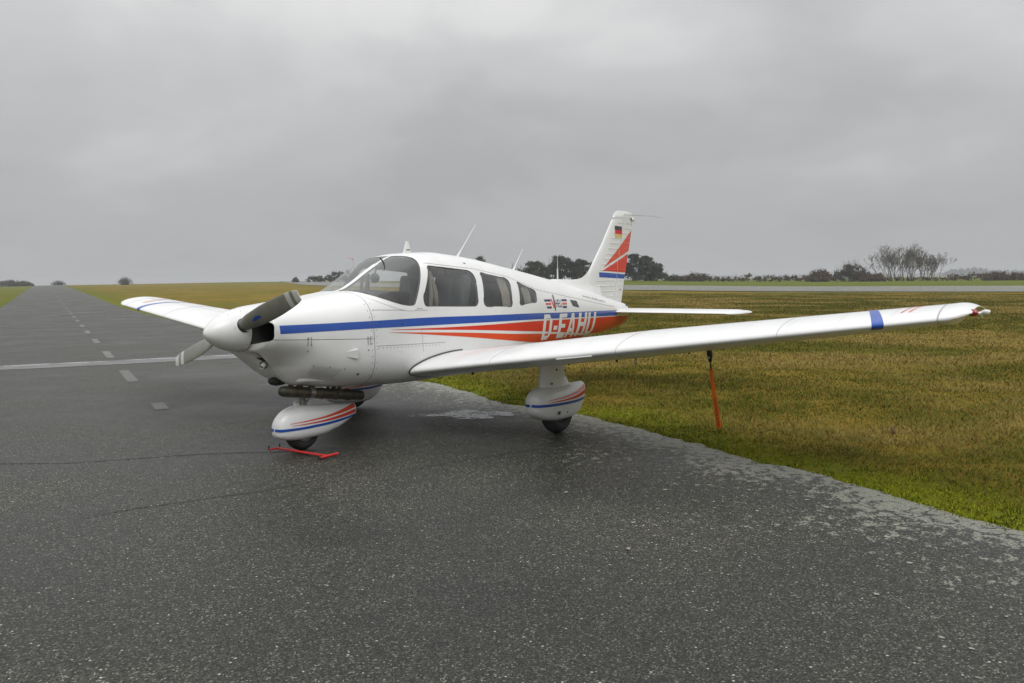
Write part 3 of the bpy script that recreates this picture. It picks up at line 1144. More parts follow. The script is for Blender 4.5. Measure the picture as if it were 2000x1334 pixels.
# inner lining: the same shell, a little smaller, down to the floor
bmL = bmF.copy()
kill = [f for f in bmL.faces if f.calc_center_median()[0] > 4.45 or f.calc_center_median()[2] < 0.78]
bmesh.ops.delete(bmL, geom=kill, context='FACES')
bmL.normal_update()
for v in bmL.verts:
    v.co -= v.normal * 0.018
for f in bmL.faces:
    f.normal_flip()
fuselage = bm_obj(bmF, 'fuselage', M['white'], plane)
lining = bm_obj(bmL, 'cabin_lining', M['lining'], plane)
for nm, nb, side in panes:
    nb.normal_update()
    for v in nb.verts:
        v.co -= v.normal * 0.003
    bmesh.ops.recalc_face_normals(nb, faces=nb.faces)
    bm_obj(nb, nm, M['glass'], plane)
for side in (-1, 1):
    for wp, wd in ((w2, 0.0045), (w3, 0.0045), (w4, 0.004)):
        trim_ring(wp, 'window_frame', M['seal'], wd, plane, 0.0015, side)
    # glare seal and white retainer strip round the windscreen
    wsr = ws[1:11]
    for nm, mt, w0, w1, off in (('windscreen_seal', M['seal'], -0.004, 0.0035, 0.0015), ('windscreen_retainer', M['white'], 0.006, 0.050, 0.0035)):
        P = []
        ds = np.concatenate([[0], np.cumsum(np.hypot(*np.diff(wsr, axis=0).T))])
        tt = np.linspace(0, ds[-1] - 0.02, 60)
        px_ = np.interp(tt, ds, wsr[:, 0])
        pz_ = np.interp(tt, ds, wsr[:, 1])
        if nm == 'windscreen_retainer':
            kk = px_ * 0 + (np.arange(60) < 34)
            px_, pz_ = px_[:36], pz_[:36]
        cc = np.array([1.80, 1.55])
        for i in range(len(px_)):
            j0, j1 = max(i - 2, 0), min(i + 2, len(px_) - 1)
            t_ = np.array([px_[j1] - px_[j0], pz_[j1] - pz_[j0]])
            n_ = np.array([t_[1], -t_[0]]) / np.hypot(*t_)
            if n_ @ (np.array([px_[i], pz_[i]]) - cc) < 0:
                n_ = -n_
            row = []
            for w, o in ((w0, -0.002), (w0 + 0.001, off), (w1 - 0.001, off), (w1, -0.002)):
                q = np.array([px_[i], pz_[i]]) + n_ * w
                zt_ = float(sec(q[0])[1])
                q[1] = min(q[1], zt_ - 0.0005)
                row.append((q[0], hy(q[0], q[1], o, side), q[1]))
            P.append(row)
        sharpen(grid(nm, P, mt, plane))

# ---- cowling
bmC = hull_bm(0, 0, 0, dense=np.concatenate([[0.346], np.linspace(0.350, XSEAM - 0.0025, 70)]), cap0=True)
for v in bmC.verts:
    if v.co.x < 0.348:
        v.co.y *= 0.93
        v.co.z = 1.17 + (v.co.z - 1.17) * 0.93
inl = []
for side in (-1, 1):
    ip = round_poly([(side * 0.120, 1.075), (side * 0.398, 1.118), (side * 0.398, 1.262), (side * 0.120, 1.30)], [.03, .055, .06, .03], 6)
    fs = cut_poly(bmC, ip, (1, 2), lambda c: c[0] < 0.52 and c[1] * side > 0.02)
    bmesh.ops.delete(bmC, geom=fs, context='FACES')
    inl.append((ip, side))


def zsplit(x):
    return 1.117 + (x - 0.443) * (1.044 - 1.117) / 0.817


upn = Vector((0.0893, 0, 1)).normalized()
bmU = bmC.copy()
for bm_, keep in ((bmU, 1), (bmC, -1)):
    g = list(bm_.faces) + list(bm_.edges) + list(bm_.verts)
    co = Vector((0.443, 0, 1.117)) + upn * 0.0022 * keep
    bmesh.ops.bisect_plane(bm_, geom=g, dist=1e-6, plane_co=co, plane_no=upn, clear_inner=keep > 0, clear_outer=keep < 0)


def bulge(bm_):
    """air scoop bump under the chin and the recess round the landing light"""
    for v in bm_.verts:
        x, y, z = v.co
        g_ = math.exp(-((x - 0.66) / 0.10) ** 2 - ((y + 0.20) / 0.11) ** 2) if z < 0.86 else 0
        if g_ > 0.01:
            v.co.z -= 0.052 * g_
        g2 = math.exp(-(((x - 0.425) / 0.055) ** 4) - ((y + 0.10) / 0.060) ** 4) if z < 1.0 else 0
        if g2 > 0.01:
            v.co.x += 0.050 * g2
            v.co.z += 0.030 * g2
        # the cheek narrows under the intake
        g3 = math.exp(-((x - 0.56) / 0.16) ** 2 - ((z - 0.93) / 0.10) ** 2)
        v.co.y *= 1 - 0.085 * g3


bulge(bmC)
lower_cowl = bm_obj(bmC, 'lower_cowl', M['white'], plane, ang=1.0)
upper_cowl = bm_obj(bmU, 'upper_cowl', M['white'], plane, ang=1.0)
for ip, side in inl:
    P = []
    for dx, k in ((0.30, 0.96), (0.60, 0.9)):
        c = ip.mean(0)
        P.append([(max(0.352, 0.0) if dx < .4 else 0.62, *(c + (q - c) * k)) for q in ip])
    # front ring follows the skin
    ring0 = []
    for q in ip:
        xs = np.linspace(0.347, 0.52, 200)
        zb, zt, W, zm, nu, nl = sec(xs)
        ok = np.abs(q[0]) < np.where((q[1] < zt) & (q[1] > zb), hw(xs, np.full(200, q[1])), 0)
        ring0.append((float(xs[np.argmax(ok)]) + 0.003, q[0], q[1]))
    P[0] = ring0
    o = grid('intake_duct', P, M['duct'], plane, cj=True)
    bm = bmesh.new()
    bm.from_mesh(o.data)
    bm.verts.ensure_lookup_table()
    bm.faces.new([bm.verts[len(ip) + i] for i in range(len(ip))])
    bm.to_mesh(o.data)
    bm.free()
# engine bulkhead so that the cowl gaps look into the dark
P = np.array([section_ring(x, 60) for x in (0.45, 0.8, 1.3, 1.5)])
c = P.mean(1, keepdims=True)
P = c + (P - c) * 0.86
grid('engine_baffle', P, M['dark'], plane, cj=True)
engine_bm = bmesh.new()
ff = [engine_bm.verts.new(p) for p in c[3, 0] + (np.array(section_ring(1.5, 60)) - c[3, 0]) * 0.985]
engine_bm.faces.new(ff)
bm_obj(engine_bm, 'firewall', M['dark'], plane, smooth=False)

# ---- painted stripes, conforming to the hull
def band(name, top, bot, mat, n=70, m=5, x0=None, x1=None, off=0.0016, sides=(-1, 1), parent=None, yfun=None):
    top = np.asarray(top, float)
    bot = np.asarray(bot, float)
    x0 = max(top[0, 0], bot[0, 0]) if x0 is None else x0
    x1 = min(top[-1, 0], bot[-1, 0]) if x1 is None else x1
    for side in sides:
        P = []
        for k in range(n + 1):
            u = k / n
            xt = top[0, 0] + u * (top[-1, 0] - top[0, 0]) if x0 is None else x0 + u * (x1 - x0)
            zt_ = pchip(top[:, 0], top[:, 1], xt)
            zb_ = pchip(bot[:, 0], bot[:, 1], xt)
            row = []
            for j in range(m + 1):
                z = zt_ + (zb_ - zt_) * j / m
                row.append((xt, (yfun or hy)(xt, z, off, side), float(z)))
            P.append(row)
        o = grid(name, P, mat, parent or plane)
        bm = bmesh.new()
        bm.from_mesh(o.data)
        bm.normal_update()
        for f in bm.faces:
            if f.normal.y * side < 0:
                f.normal_flip()
        bm.to_mesh(o.data)
        bm.free()


btop = [(.428, 1.2375), (.8, 1.221), (1.369, 1.198), (1.951, 1.1765), (2.974, 1.119), (3.898, 1.067), (4.419, 1.032), (6.38, .913), (6.5, .906)]
bbot = [(.428, 1.167), (.864, 1.151), (1.369, 1.130), (1.946, 1.1005), (2.974, 1.046), (3.892, .996), (4.419, .962), (6.357, .839), (6.5, .830)]
band('blue_stripe', btop, bbot, M['blue'], x0=.428, x1=XSEAM - .0025)
band('blue_stripe', btop, bbot, M['blue'], x0=XSEAM + .0025, x1=6.44, n=150)
r1t = [(1.575, 1.099), (2.6, 1.036), (3.89, .975), (5.0, .907), (6.359, .827), (6.95, .790)]
r1b = [(1.575, 1.0975), (2.609, 1.000), (3.885, .861), (4.164, .831), (5.2, .708), (5.8, .640), (6.95, .60)]
r2t = [(1.552, 1.077), (2.608, .971), (3.5, .870), (4.17, .804), (5.0, .706), (5.3, .668), (5.6, .630)]
r2b = [(1.552, 1.0757), (2.605, .929), (3.482, .794), (4.06, .712), (4.9, .63), (5.3, .60), (5.6, .595)]


def limz(pts, f=0.012):
    return [(x, max(z, float(sec(x)[0]) + f)) for x, z in pts]


def dens(pts, n=40):
    a = np.asarray(pts, float)
    xs = np.linspace(a[0, 0], a[-1, 0], n)
    return [(x, float(pchip(a[:, 0], a[:, 1], x))) for x in xs]


band('red_stripe', dens(r1t), limz(dens(r1b)), M['red'], n=170, m=10)
band('orange_stripe', dens(r2t), limz(dens(r2b)), M['orange'], n=130, m=8, x1=5.45)

# ---- registration letters
def hull_quad(mb, quad, off, side=-1, nu=5, nv=10, xf=None, yfun=None):
    q = [np.asarray(p, float) for p in quad]
    V = []
    for i in range(nu + 1):
        for j in range(nv + 1):
            u, v = i / nu, j / nv
            p = (1 - u) * (1 - v) * q[0] + u * (1 - v) * q[1] + u * v * q[2] + (1 - u) * v * q[3]
            x, z = xf(p) if xf else p
            V.append((x, (yfun or hy)(x, z, off, side), float(z)))
    mb.add(V, [tuple(int(k) for k in f) for f in grid_faces(nu + 1, nv + 1)])


LET = {  # strokes as quads in a unit box
    'D': [[(0, 0), (.30, 0), (.30, 1), (0, 1)], [(.30, 0), (.62, 0), (.80, .16), (.30, .16)], [(.30, .84), (.80, .84), (.62, 1), (.30, 1)], [(.70, .08), (.80, .16), (.80, .84), (.70, .92)], [(.80, .16), (1, .22), (1, .80), (.80, .84)], [(.62, 0), (.72, .04), (.98, .2), (.80, .16)], [(.80, .84), (.98, .8), (.74, .96), (.62, 1)]],
    '-': [[(0, .36), (1, .36), (1, .53), (0, .53)]],
    'E': [[(0, 0), (.36, 0), (.36, 1), (0, 1)], [(.36, 0), (1, 0), (1, .16), (.36, .16)], [(.36, .84), (1, .84), (1, 1), (.36, 1)], [(.36, .42), (.88, .42), (.88, .58), (.36, .58)]],
    'A': [[(0, 0), (.26, 0), (.60, 1), (.38, 1)], [(.74, 0), (1, 0), (.68, 1), (.46, 1)], [(.24, .22), (.80, .22), (.76, .38), (.30, .38)]],
    'H': [[(0, 0), (.30, 0), (.30, 1), (0, 1)], [(.70, 0), (1, 0), (1, 1), (.70, 1)], [(.30, .42), (.70, .42), (.70, .60), (.30, .60)]],
    'U': [[(0, .16), (.28, .16), (.28, 1), (0, 1)], [(.72, .16), (1, .16), (1, 1), (.72, 1)], [(.0, .16), (.2, 0), (.8, 0), (1, .16)], [(.2, 0), (.2, 0.001), (.8, .001), (.8, 0)]],
}
regu = [('D', 4.145, 4.375), ('-', 4.425, 4.525), ('E', 4.555, 4.765), ('A', 4.80, 5.045), ('H', 5.11, 5.365), ('U', 5.405, 5.655)]
for ch, xa, xb in regu:
    mb = MB()
    for q in LET[ch][:6] if ch != 'U' else LET[ch][:3]:
        def xf(p):
            x = xa + (xb - xa) * p[0]
            zt_ = 1.027 - (x - 4.17) * 0.0575
            zb_ = 0.735 - (x - 4.1) * 0.0575
            z = zb_ + (zt_ - zb_) * p[1]
            return x + (p[1] - 0.5) * 0.085, z
        hull_quad(mb, q, 0.0032, -1, 4, 12, xf)
    mb.build('registration_letter', M['white'], plane)

# ---- badge: three bars either side of the word
def hull_text(text, x0, z0, h, slope, name, mat, off=0.003, width=None, shear=0.0, parent=None):
    cu = bpy.data.curves.new('lettering', 'FONT')
    cu.body = text
    cu.size = 1.0
    cu.resolution_u = 2
    tmp = bpy.data.objects.new('lettering', cu)
    COL.objects.link(tmp)
    bpy.context.view_layer.update()
    me = bpy.data.meshes.new_from_object(tmp.evaluated_get(bpy.context.evaluated_depsgraph_get()))
    bpy.data.objects.remove(tmp)
    co = np.array([v.co[:] for v in me.vertices])
    fs = [tuple(p.vertices) for p in me.polygons]
    bpy.data.meshes.remove(me)
    w = co[:, 0].max()
    hh = 0.73
    sx = (width / w) if width else h / hh
    V = []
    for px_, py_, _ in co:
        x = x0 + px_ * sx + py_ / hh * h * shear
        z = z0 + py_ / hh * h + (x - x0) * slope
        V.append((x, hy(x, z, off), float(z)))
    return obj(name, V, fs, mat, parent or plane, smooth=False)


for k, mt in ((0, 'navy'), (1, 'orange'), (2, 'navy')):
    for xa, xb, sh in ((4.235, 4.40, 0.022), (4.705, 4.85, -0.018)):
        mb = MB()
        xl = xa + (sh * k if sh > 0 else 0)
        xr = xb + (sh * k if sh < 0 else 0)
        zc_ = lambda x: 1.205 - (x - 4.24) * 0.06 - k * 0.042
        hull_quad(mb, [(xl, zc_(xl) - .024), (xr, zc_(xr) - .024), (xr, zc_(xr)), (xl, zc_(xl))], 0.003, -1, 6, 2)
        mb.build('badge_bar', M[mt], plane)
mb = MB()
hull_quad(mb, [(4.455, 1.085), (4.478, 1.085), (4.435, 1.20), (4.405, 1.20)], 0.003)
hull_quad(mb, [(4.455, 1.085), (4.478, 1.085), (4.520, 1.238), (4.492, 1.238)], 0.0034)
mb.build('badge_letter', M['orange'], plane)
mb = MB()
hull_quad(mb, [(4.482, 1.050), (4.502, 1.050), (4.505, 1.245), (4.485, 1.245)], 0.0046)
mb.build('badge_letter', M['navy'], plane)
hull_text('HELI', 4.515, 1.093, 0.098, -0.06, 'badge_letter', M['navy'], 0.003, width=0.17)
hull_text('www.vheli.aero', 5.40, 1.163, 0.036, -0.178, 'website_print', M['decal_grey'], 0.002, width=0.70)
mb = MB()
hull_quad(mb, [(4.995, 1.074), (5.180, 1.040), (5.138, 1.128), (4.950, 1.155)], 0.003)
mb.build('cabin_vent_grille', M['seal'], plane)
for k in range(6):
    mb = MB()
    xx = 4.985 + k * 0.028
    hull_quad(mb, [(xx + .015, 1.082 - k * .005), (xx + .022, 1.081 - k * .005), (xx - .012, 1.140 - k * .005), (xx - .019, 1.141 - k * .005)], 0.0055, nu=1, nv=3)
    mb.build('vent_slat', M['decal_grey'], plane)

# ---- panel seams, screws, latches, louvres
def hull_line(name, pts, w, mat, off=0.0012, n=60, side=-1, yfun=None):
    a = np.asarray(pts, float)
    d = np.concatenate([[0], np.cumsum(np.hypot(*np.diff(a, axis=0).T))])
    t = np.linspace(0, d[-1], n)
    x = np.interp(t, d, a[:, 0])
    z = np.interp(t, d, a[:, 1])
    dx, dz = np.gradient(x), np.gradient(z)
    l = np.hypot(dx, dz)
    nx, nz = -dz / l, dx / l
    P = [[(x[i] + s * nx[i] * w / 2, (yfun or hy)(x[i] + s * nx[i] * w / 2, z[i] + s * nz[i] * w / 2, off, side), z[i] + s * nz[i] * w / 2) for s in (-1, 1)] for i in range(n)]
    return grid(name, P, mat, plane)


hull_line('panel_seam', [(1.385, 1.296), (2.06, 1.243)], 0.004, M['seam'])
hull_line('panel_seam', [(2.18, 1.700), (2.95, 1.615), (3.55, 1.505), (4.127, 1.326), (5.2, 1.150), (6.35, .962)], 0.004, M['seam'], n=140)
hull_line('panel_seam', [(1.385, .965), (2.3, .905)], 0.004, M['seam'])
hull_line('panel_seam', [(1.97, 1.06), (1.98, .85)], 0.003, M['seam'])
hull_line('panel_seam', [(1.86, 1.295), (1.91, 1.270), (2.0, 1.262)], 0.004, M['seam'])


def dot(mb, x, z, r=0.005, off=0.001, side=-1):
    y = hy(x, z, 0.0, side)
    e = 0.01
    tx = Vector((e, float(hy(x + e, z, 0, side) - y), 0)).normalized()
    tz = Vector((0, float(hy(x, z + e, 0, side) - y), e)).normalized()
    nn = tx.cross(tz) * side
    if nn.y * side < 0:
        nn = -nn
    o = Vector((x, float(y), z))
    ring = [o + nn * off + (tx * math.cos(a) + tz * math.sin(a)) * r for a in np.linspace(0, 2 * math.pi, 8, endpoint=False)]
    top = o + nn * (off + r * 0.35)
    mb.add(list(ring) + [top], [(i, (i + 1) % 8, 8) for i in range(8)])


mb = MB()
for x in np.linspace(1.42, 2.2, 18):
    dot(mb, x, 0.965 - (x - 1.385) * .0656 - .02, 0.005)
for z in np.linspace(.70, 1.35, 12):
    dot(mb, 1.335, z, 0.0055)
    dot(mb, 1.395, z, 0.0045)
for x in np.linspace(2.4, 6.0, 40):
    dot(mb, x, float(np.interp(x, [2.95, 3.55, 4.127, 5.2, 6.35], [1.615, 1.505, 1.326, 1.15, .962])) + .02, 0.0045)
mb.build('rivet_row', M['seam'], plane, kind='stuff')

# louvre panel on the lower cowl
lp = [(.745, .868), (1.040, .800), (.975, .712), (.705, .770)]


def lpt(u, v):
    a = np.asarray(lp[0]) * (1 - u) + np.asarray(lp[1]) * u
    b = np.asarray(lp[3]) * (1 - u) + np.asarray(lp[2]) * u
    return a * (1 - v) + b * v


def cowl_y(x, z, off=0.0, side=-1):
    g3 = np.exp(-((x - 0.56) / 0.16) ** 2 - ((z - 0.93) / 0.10) ** 2)
    return side * (hw(x, z) * (1 - 0.085 * g3) + off)


louvre_panel = MB()
hull_quad(louvre_panel, [lpt(-.03, -.08), lpt(1.04, -.08), lpt(1.04, 1.08), lpt(-.03, 1.08)], 0.002, -1, 8, 6, None, cowl_y)
louvre_panel.build('louvre_panel', M['white'], plane)
for k in range(11):
    u = 0.07 + k * 0.083
    mb = MB()
    hull_quad(mb, [lpt(u - .009, .06), lpt(u + .007, .06), lpt(u + .007, .94), lpt(u - .009, .94)], 0.0035, -1, 1, 6, None, cowl_y)
    mb.build('louvre_slot', M['decal_grey'], plane)
    mb = MB()
    hull_quad(mb, [lpt(u + .010, .04), lpt(u + .066, .04), lpt(u + .066, .96), lpt(u + .010, .96)], 0.0055, -1, 2, 6, None, cowl_y)
    mb.build('louvre_slat', M['white'], plane)
mb = MB()
for u, v in ((0, 0), (.5, -.02), (1, 0), (0, 1), (.5, 1), (1, 1)):
    p = lpt(u, v)
    dot(mb, p[0], p[1], 0.006, 0.006)
dot(mb, 1.20, .73, .014, 0.002)
mb.build('cowl_screw', M['seal'], plane, kind='stuff')
for xa in (0.668, 1.285):
    zt_ = zsplit(xa) + .020
    mb = MB()
    for dx in (0, .030):
        hull_quad(mb, [(xa + dx, zt_ - .075), (xa + dx + .006, zt_ - .075), (xa + dx + .006, zt_), (xa + dx, zt_)], 0.003, -1, 1, 4, None, cowl_y)
    dot(mb, xa + .004, zt_ - .010, .008, .003)
    dot(mb, xa + .004, zt_ - .12, .008, .003)
    dot(mb, xa + .034, zt_ - .07, .007, .003)
    mb.build('cowl_latch', M['decal_grey'], plane, kind='stuff')
# small triangular air exit
mb = MB()
yv = lambda x, z, o: float(cowl_y(x, z, o))
tri = [(1.050, .952), (1.165, .960), (1.157, .880), (1.060, .905)]
mb.add([(1.045, yv(1.045, .952, .001), .952), (1.165, yv(1.165, .962, .024), .962), (1.157, yv(1.157, .880, .020), .880), (1.050, yv(1.05, .905, .001), .905),
        (1.165, yv(1.165, .962, -.004), .962), (1.157, yv(1.157, .880, -.004), .880)], [(0, 1, 2, 3), (0, 1, 4), (3, 2, 5)])
mb.build('air_exit', M['white'], plane, smooth=False)
mb = MB()
mb.add([(1.166, yv(1.166, .962, .0215), .959), (1.158, yv(1.158, .880, .018), .883), (1.160, yv(1.16, .880, .001), .883), (1.168, yv(1.168, .962, .001), .959)], [(0, 1, 2, 3)])
mb.build('air_exit_mouth', M['seam'], plane, smooth=False)

# landing light in the chin
mb = MB()
mb.lathe([(-.012, .0), (-.010, .016), (0, .026), (.05, .020)], (-.86, -.28, -.42), (.478, -.115, .895))
lamp = mb.build('landing_light', M['lamp_clear'], plane)
mb = MB()
mb.lathe([(.0, .026), (-.008, .030), (-.004, .034), (.02, .034)], (-.86, -.28, -.42), (.478, -.115, .895))
mb.build('lamp_rim', M['steel'], lamp)

# ---- spinner and propeller
HUB = Vector((0.333, 0, 1.196))
mb = MB()
prof = [(0.0, 0.002), (0.004, .020), (.015, .040), (.04, .068), (.08, .100), (.13, .130), (.18, .152), (.23, .168), (.27, .1765), (.30, .181), (.325, .184), (.330, .180), (.331, .05)]
mb.lathe(prof, (1, 0, 0), (0.0, 0, 1.196), 56)
spinner = mb.build('spinner', M['white'], plane)
mb = MB()
for k in range(14):
    a = 2 * math.pi * k / 14 + .2
    for xx, rr in ((.305, .1742), (.19, .147)):
        if xx < .3 and k % 2:
            continue
        rr += .008
        c = Vector((xx, math.cos(a) * rr, 1.196 + math.sin(a) * rr))
        mb.ball(c, .0045, 6, 4)
mb.build('spinner_screw', M['steel'], spinner, kind='stuff')

PA = math.radians(161.81)


def blade_pt(e, tdir, r, u, side):
    """u in [-1,1] along the chord (leading edge +1); side +1 is the cambered front face"""
    R_ = 0.94
    f = r / R_
    ch = np.interp(f, [.10, .18, .3, .5, .7, .85, .95, 1.0], [.092, .112, .142, .155, .149, .132, .112, .085])
    th = np.interp(f, [.10, .2, .4, .7, 1.0], [.060, .040, .022, .012, .006])
    beta = math.atan(1.45 / (2 * math.pi * max(r, .16)))
    thick = th * (1 - u * u) ** 0.6 * (1.0 if side > 0 else 0.12) * side
    cv = Vector((-math.sin(beta), tdir.y * math.cos(beta), tdir.z * math.cos(beta)))
    nv = Vector((-math.cos(beta), -tdir.y * math.sin(beta), -tdir.z * math.sin(beta)))
    sweep = 0.012 * f
    return HUB + Vector((-.06, 0, 0)) + e * r + cv * (ch / 2 * u + sweep) + nv * thick


for sgn in (1, -1):
    e = Vector((0, math.cos(PA), math.sin(PA))) * sgn
    tdir = Vector((0, e.z, -e.y))

    def blade_grid(r0, r1, nr, off=0.0, u0=-1, u1=1, faces=(1, -1)):
        P = []
        for r in np.linspace(r0, r1, nr):
            us = np.cos(np.linspace(0, math.pi, 15))
            row = [blade_pt(e, tdir, r, u, 1) + Vector((-off, 0, 0)) for u in us] + [blade_pt(e, tdir, r, u, -1) + Vector((off, 0, 0)) for u in us[::-1][1:-1]]
            P.append(row)
        return np.array(P)
    P = blade_grid(.08, .94, 44)
    bl = grid('propeller_blade', P, M['blade'], plane, cj=True, caps=True)
    sharpen(bl, 0.6)
    for ra, rb in ((.885, .9402), (.795, .845)):
        P = blade_grid(ra, rb, 5, .0012)
        c = P.mean(1, keepdims=True)
        P = c + (P - c) * 1.006
        sharpen(grid('tip_band', P, M['band_grey'], bl, cj=True, caps=True), 0.6)
    P = np.array([[blade_pt(e, tdir, r, u, 1) + Vector((-.0012, 0, 0)) for u in np.linspace(-.12, -.12 + .42 * math.sqrt(max(0, 1 - ((r - .385) / .058) ** 2)), 6)] for r in np.linspace(.328, .442, 12)])
    if sgn > 0:
        grid('blade_decal', P, M['blue'], bl)
    mb = MB()
    mb.tube([HUB + Vector((-.06, 0, 0)) + e * .02, HUB + Vector((-.06, 0, 0)) + e * .17], .062, 16)
    mb.build('blade_root', M['black'], bl)
mb = MB()
mb.lathe([(0, .0), (0, .15), (.03, .155), (.035, .02), (.20, .02)], (1, 0, 0), (.325, 0, 1.196), 32)
mb.build('propeller_hub', M['black'], plane)


# ------------------------------------------------------------------ wings
WZ0, WDIH, WINC, WTW, XIN, XTIP, TEIN, TETIP, WT = 0.6768, 0.1250, 0.0568, 0.0186, 1.9172, 2.0569, 3.548, 3.05, 0.1423
YT = 5.03


X65 = np.array([0, .5, .75, 1.25, 2.5, 5, 7.5, 10, 15, 20, 25, 30, 35, 40, 45, 50, 55, 60, 65, 70, 75, 80, 85, 90, 95, 100]) / 100
T65 = np.array([0, 1.124, 1.356, 1.702, 2.324, 3.245, 3.959, 4.555, 5.504, 6.223, 6.764, 7.152, 7.396, 7.498, 7.427, 7.168, 6.720, 6.118, 5.403, 4.6, 3.744, 2.858, 1.977, 1.144, .428, .06]) / 100


def foil(xc, t=WT, camber=.4):
    """laminar section of the constant-chord wing"""
    xc = np.clip(np.asarray(xc, float), 0, 1)
    yt = pchip(np.sqrt(X65), T65, np.sqrt(xc)) * t / .15
    yc = -camber / (4 * np.pi) * ((1 - xc) * np.log(1 - xc + 1e-9) + xc * np.log(xc + 1e-9))
    return yc + yt, yc - yt


def wing_frame(y):
    f = max(0.0, (y - 2.7) / (YT - 2.7))
    le = XIN + (XTIP - XIN) * f - .095 * max(0.0, (1.3 - y) / .75) ** 1.3
    te = TEIN + (TETIP - TEIN) * f
    return le, te - le, WINC - WTW * f, WZ0 + (y - .57) * WDIH


def wing_pt(y, xc, up, side, off=0.0, tscale=1.0):
    le, c, a, z0 = wing_frame(y)
    u, l = foil(xc, WT * tscale)
    zz = (u if up else l) * c + (off if up else -off)
    xx = xc * c - (off * max(0.0, 1 - xc / .02) if xc < .02 else 0)
    return (le + xx * math.cos(a) + zz * math.sin(a), side * y, z0 - xx * math.sin(a) + zz * math.cos(a))


def wing_loop(y, x0, x1, side, n=44, tscale=1.0):
    """closed section between chord fractions x0 and x1"""
    if x0 <= 0:
        xs = x1 * (1 - np.cos(np.linspace(0, np.pi / 2, n))) if False else x1 * np.linspace(0, 1, n) ** 1.9
        up = [wing_pt(y, x, True, side, 0, tscale) for x in xs[::-1]]
        lo = [wing_pt(y, x, False, side, 0, tscale) for x in xs[1:]]
        return up + lo
    xs = np.linspace(x0, x1, 12)
    up = [wing_pt(y, x, True, side, 0, tscale) for x in xs[::-1]]
    lo = [wing_pt(y, x, False, side, 0, tscale) for x in xs]
    a, b_ = np.array(up[-1]), np.array(lo[0])
    mid = (a + b_) / 2
    mid[0] -= 0.35 * np.linalg.norm(a - b_)
    return up + [tuple(mid)] + lo


def finish(o, ang=0.6):
    return sharpen(o, ang)


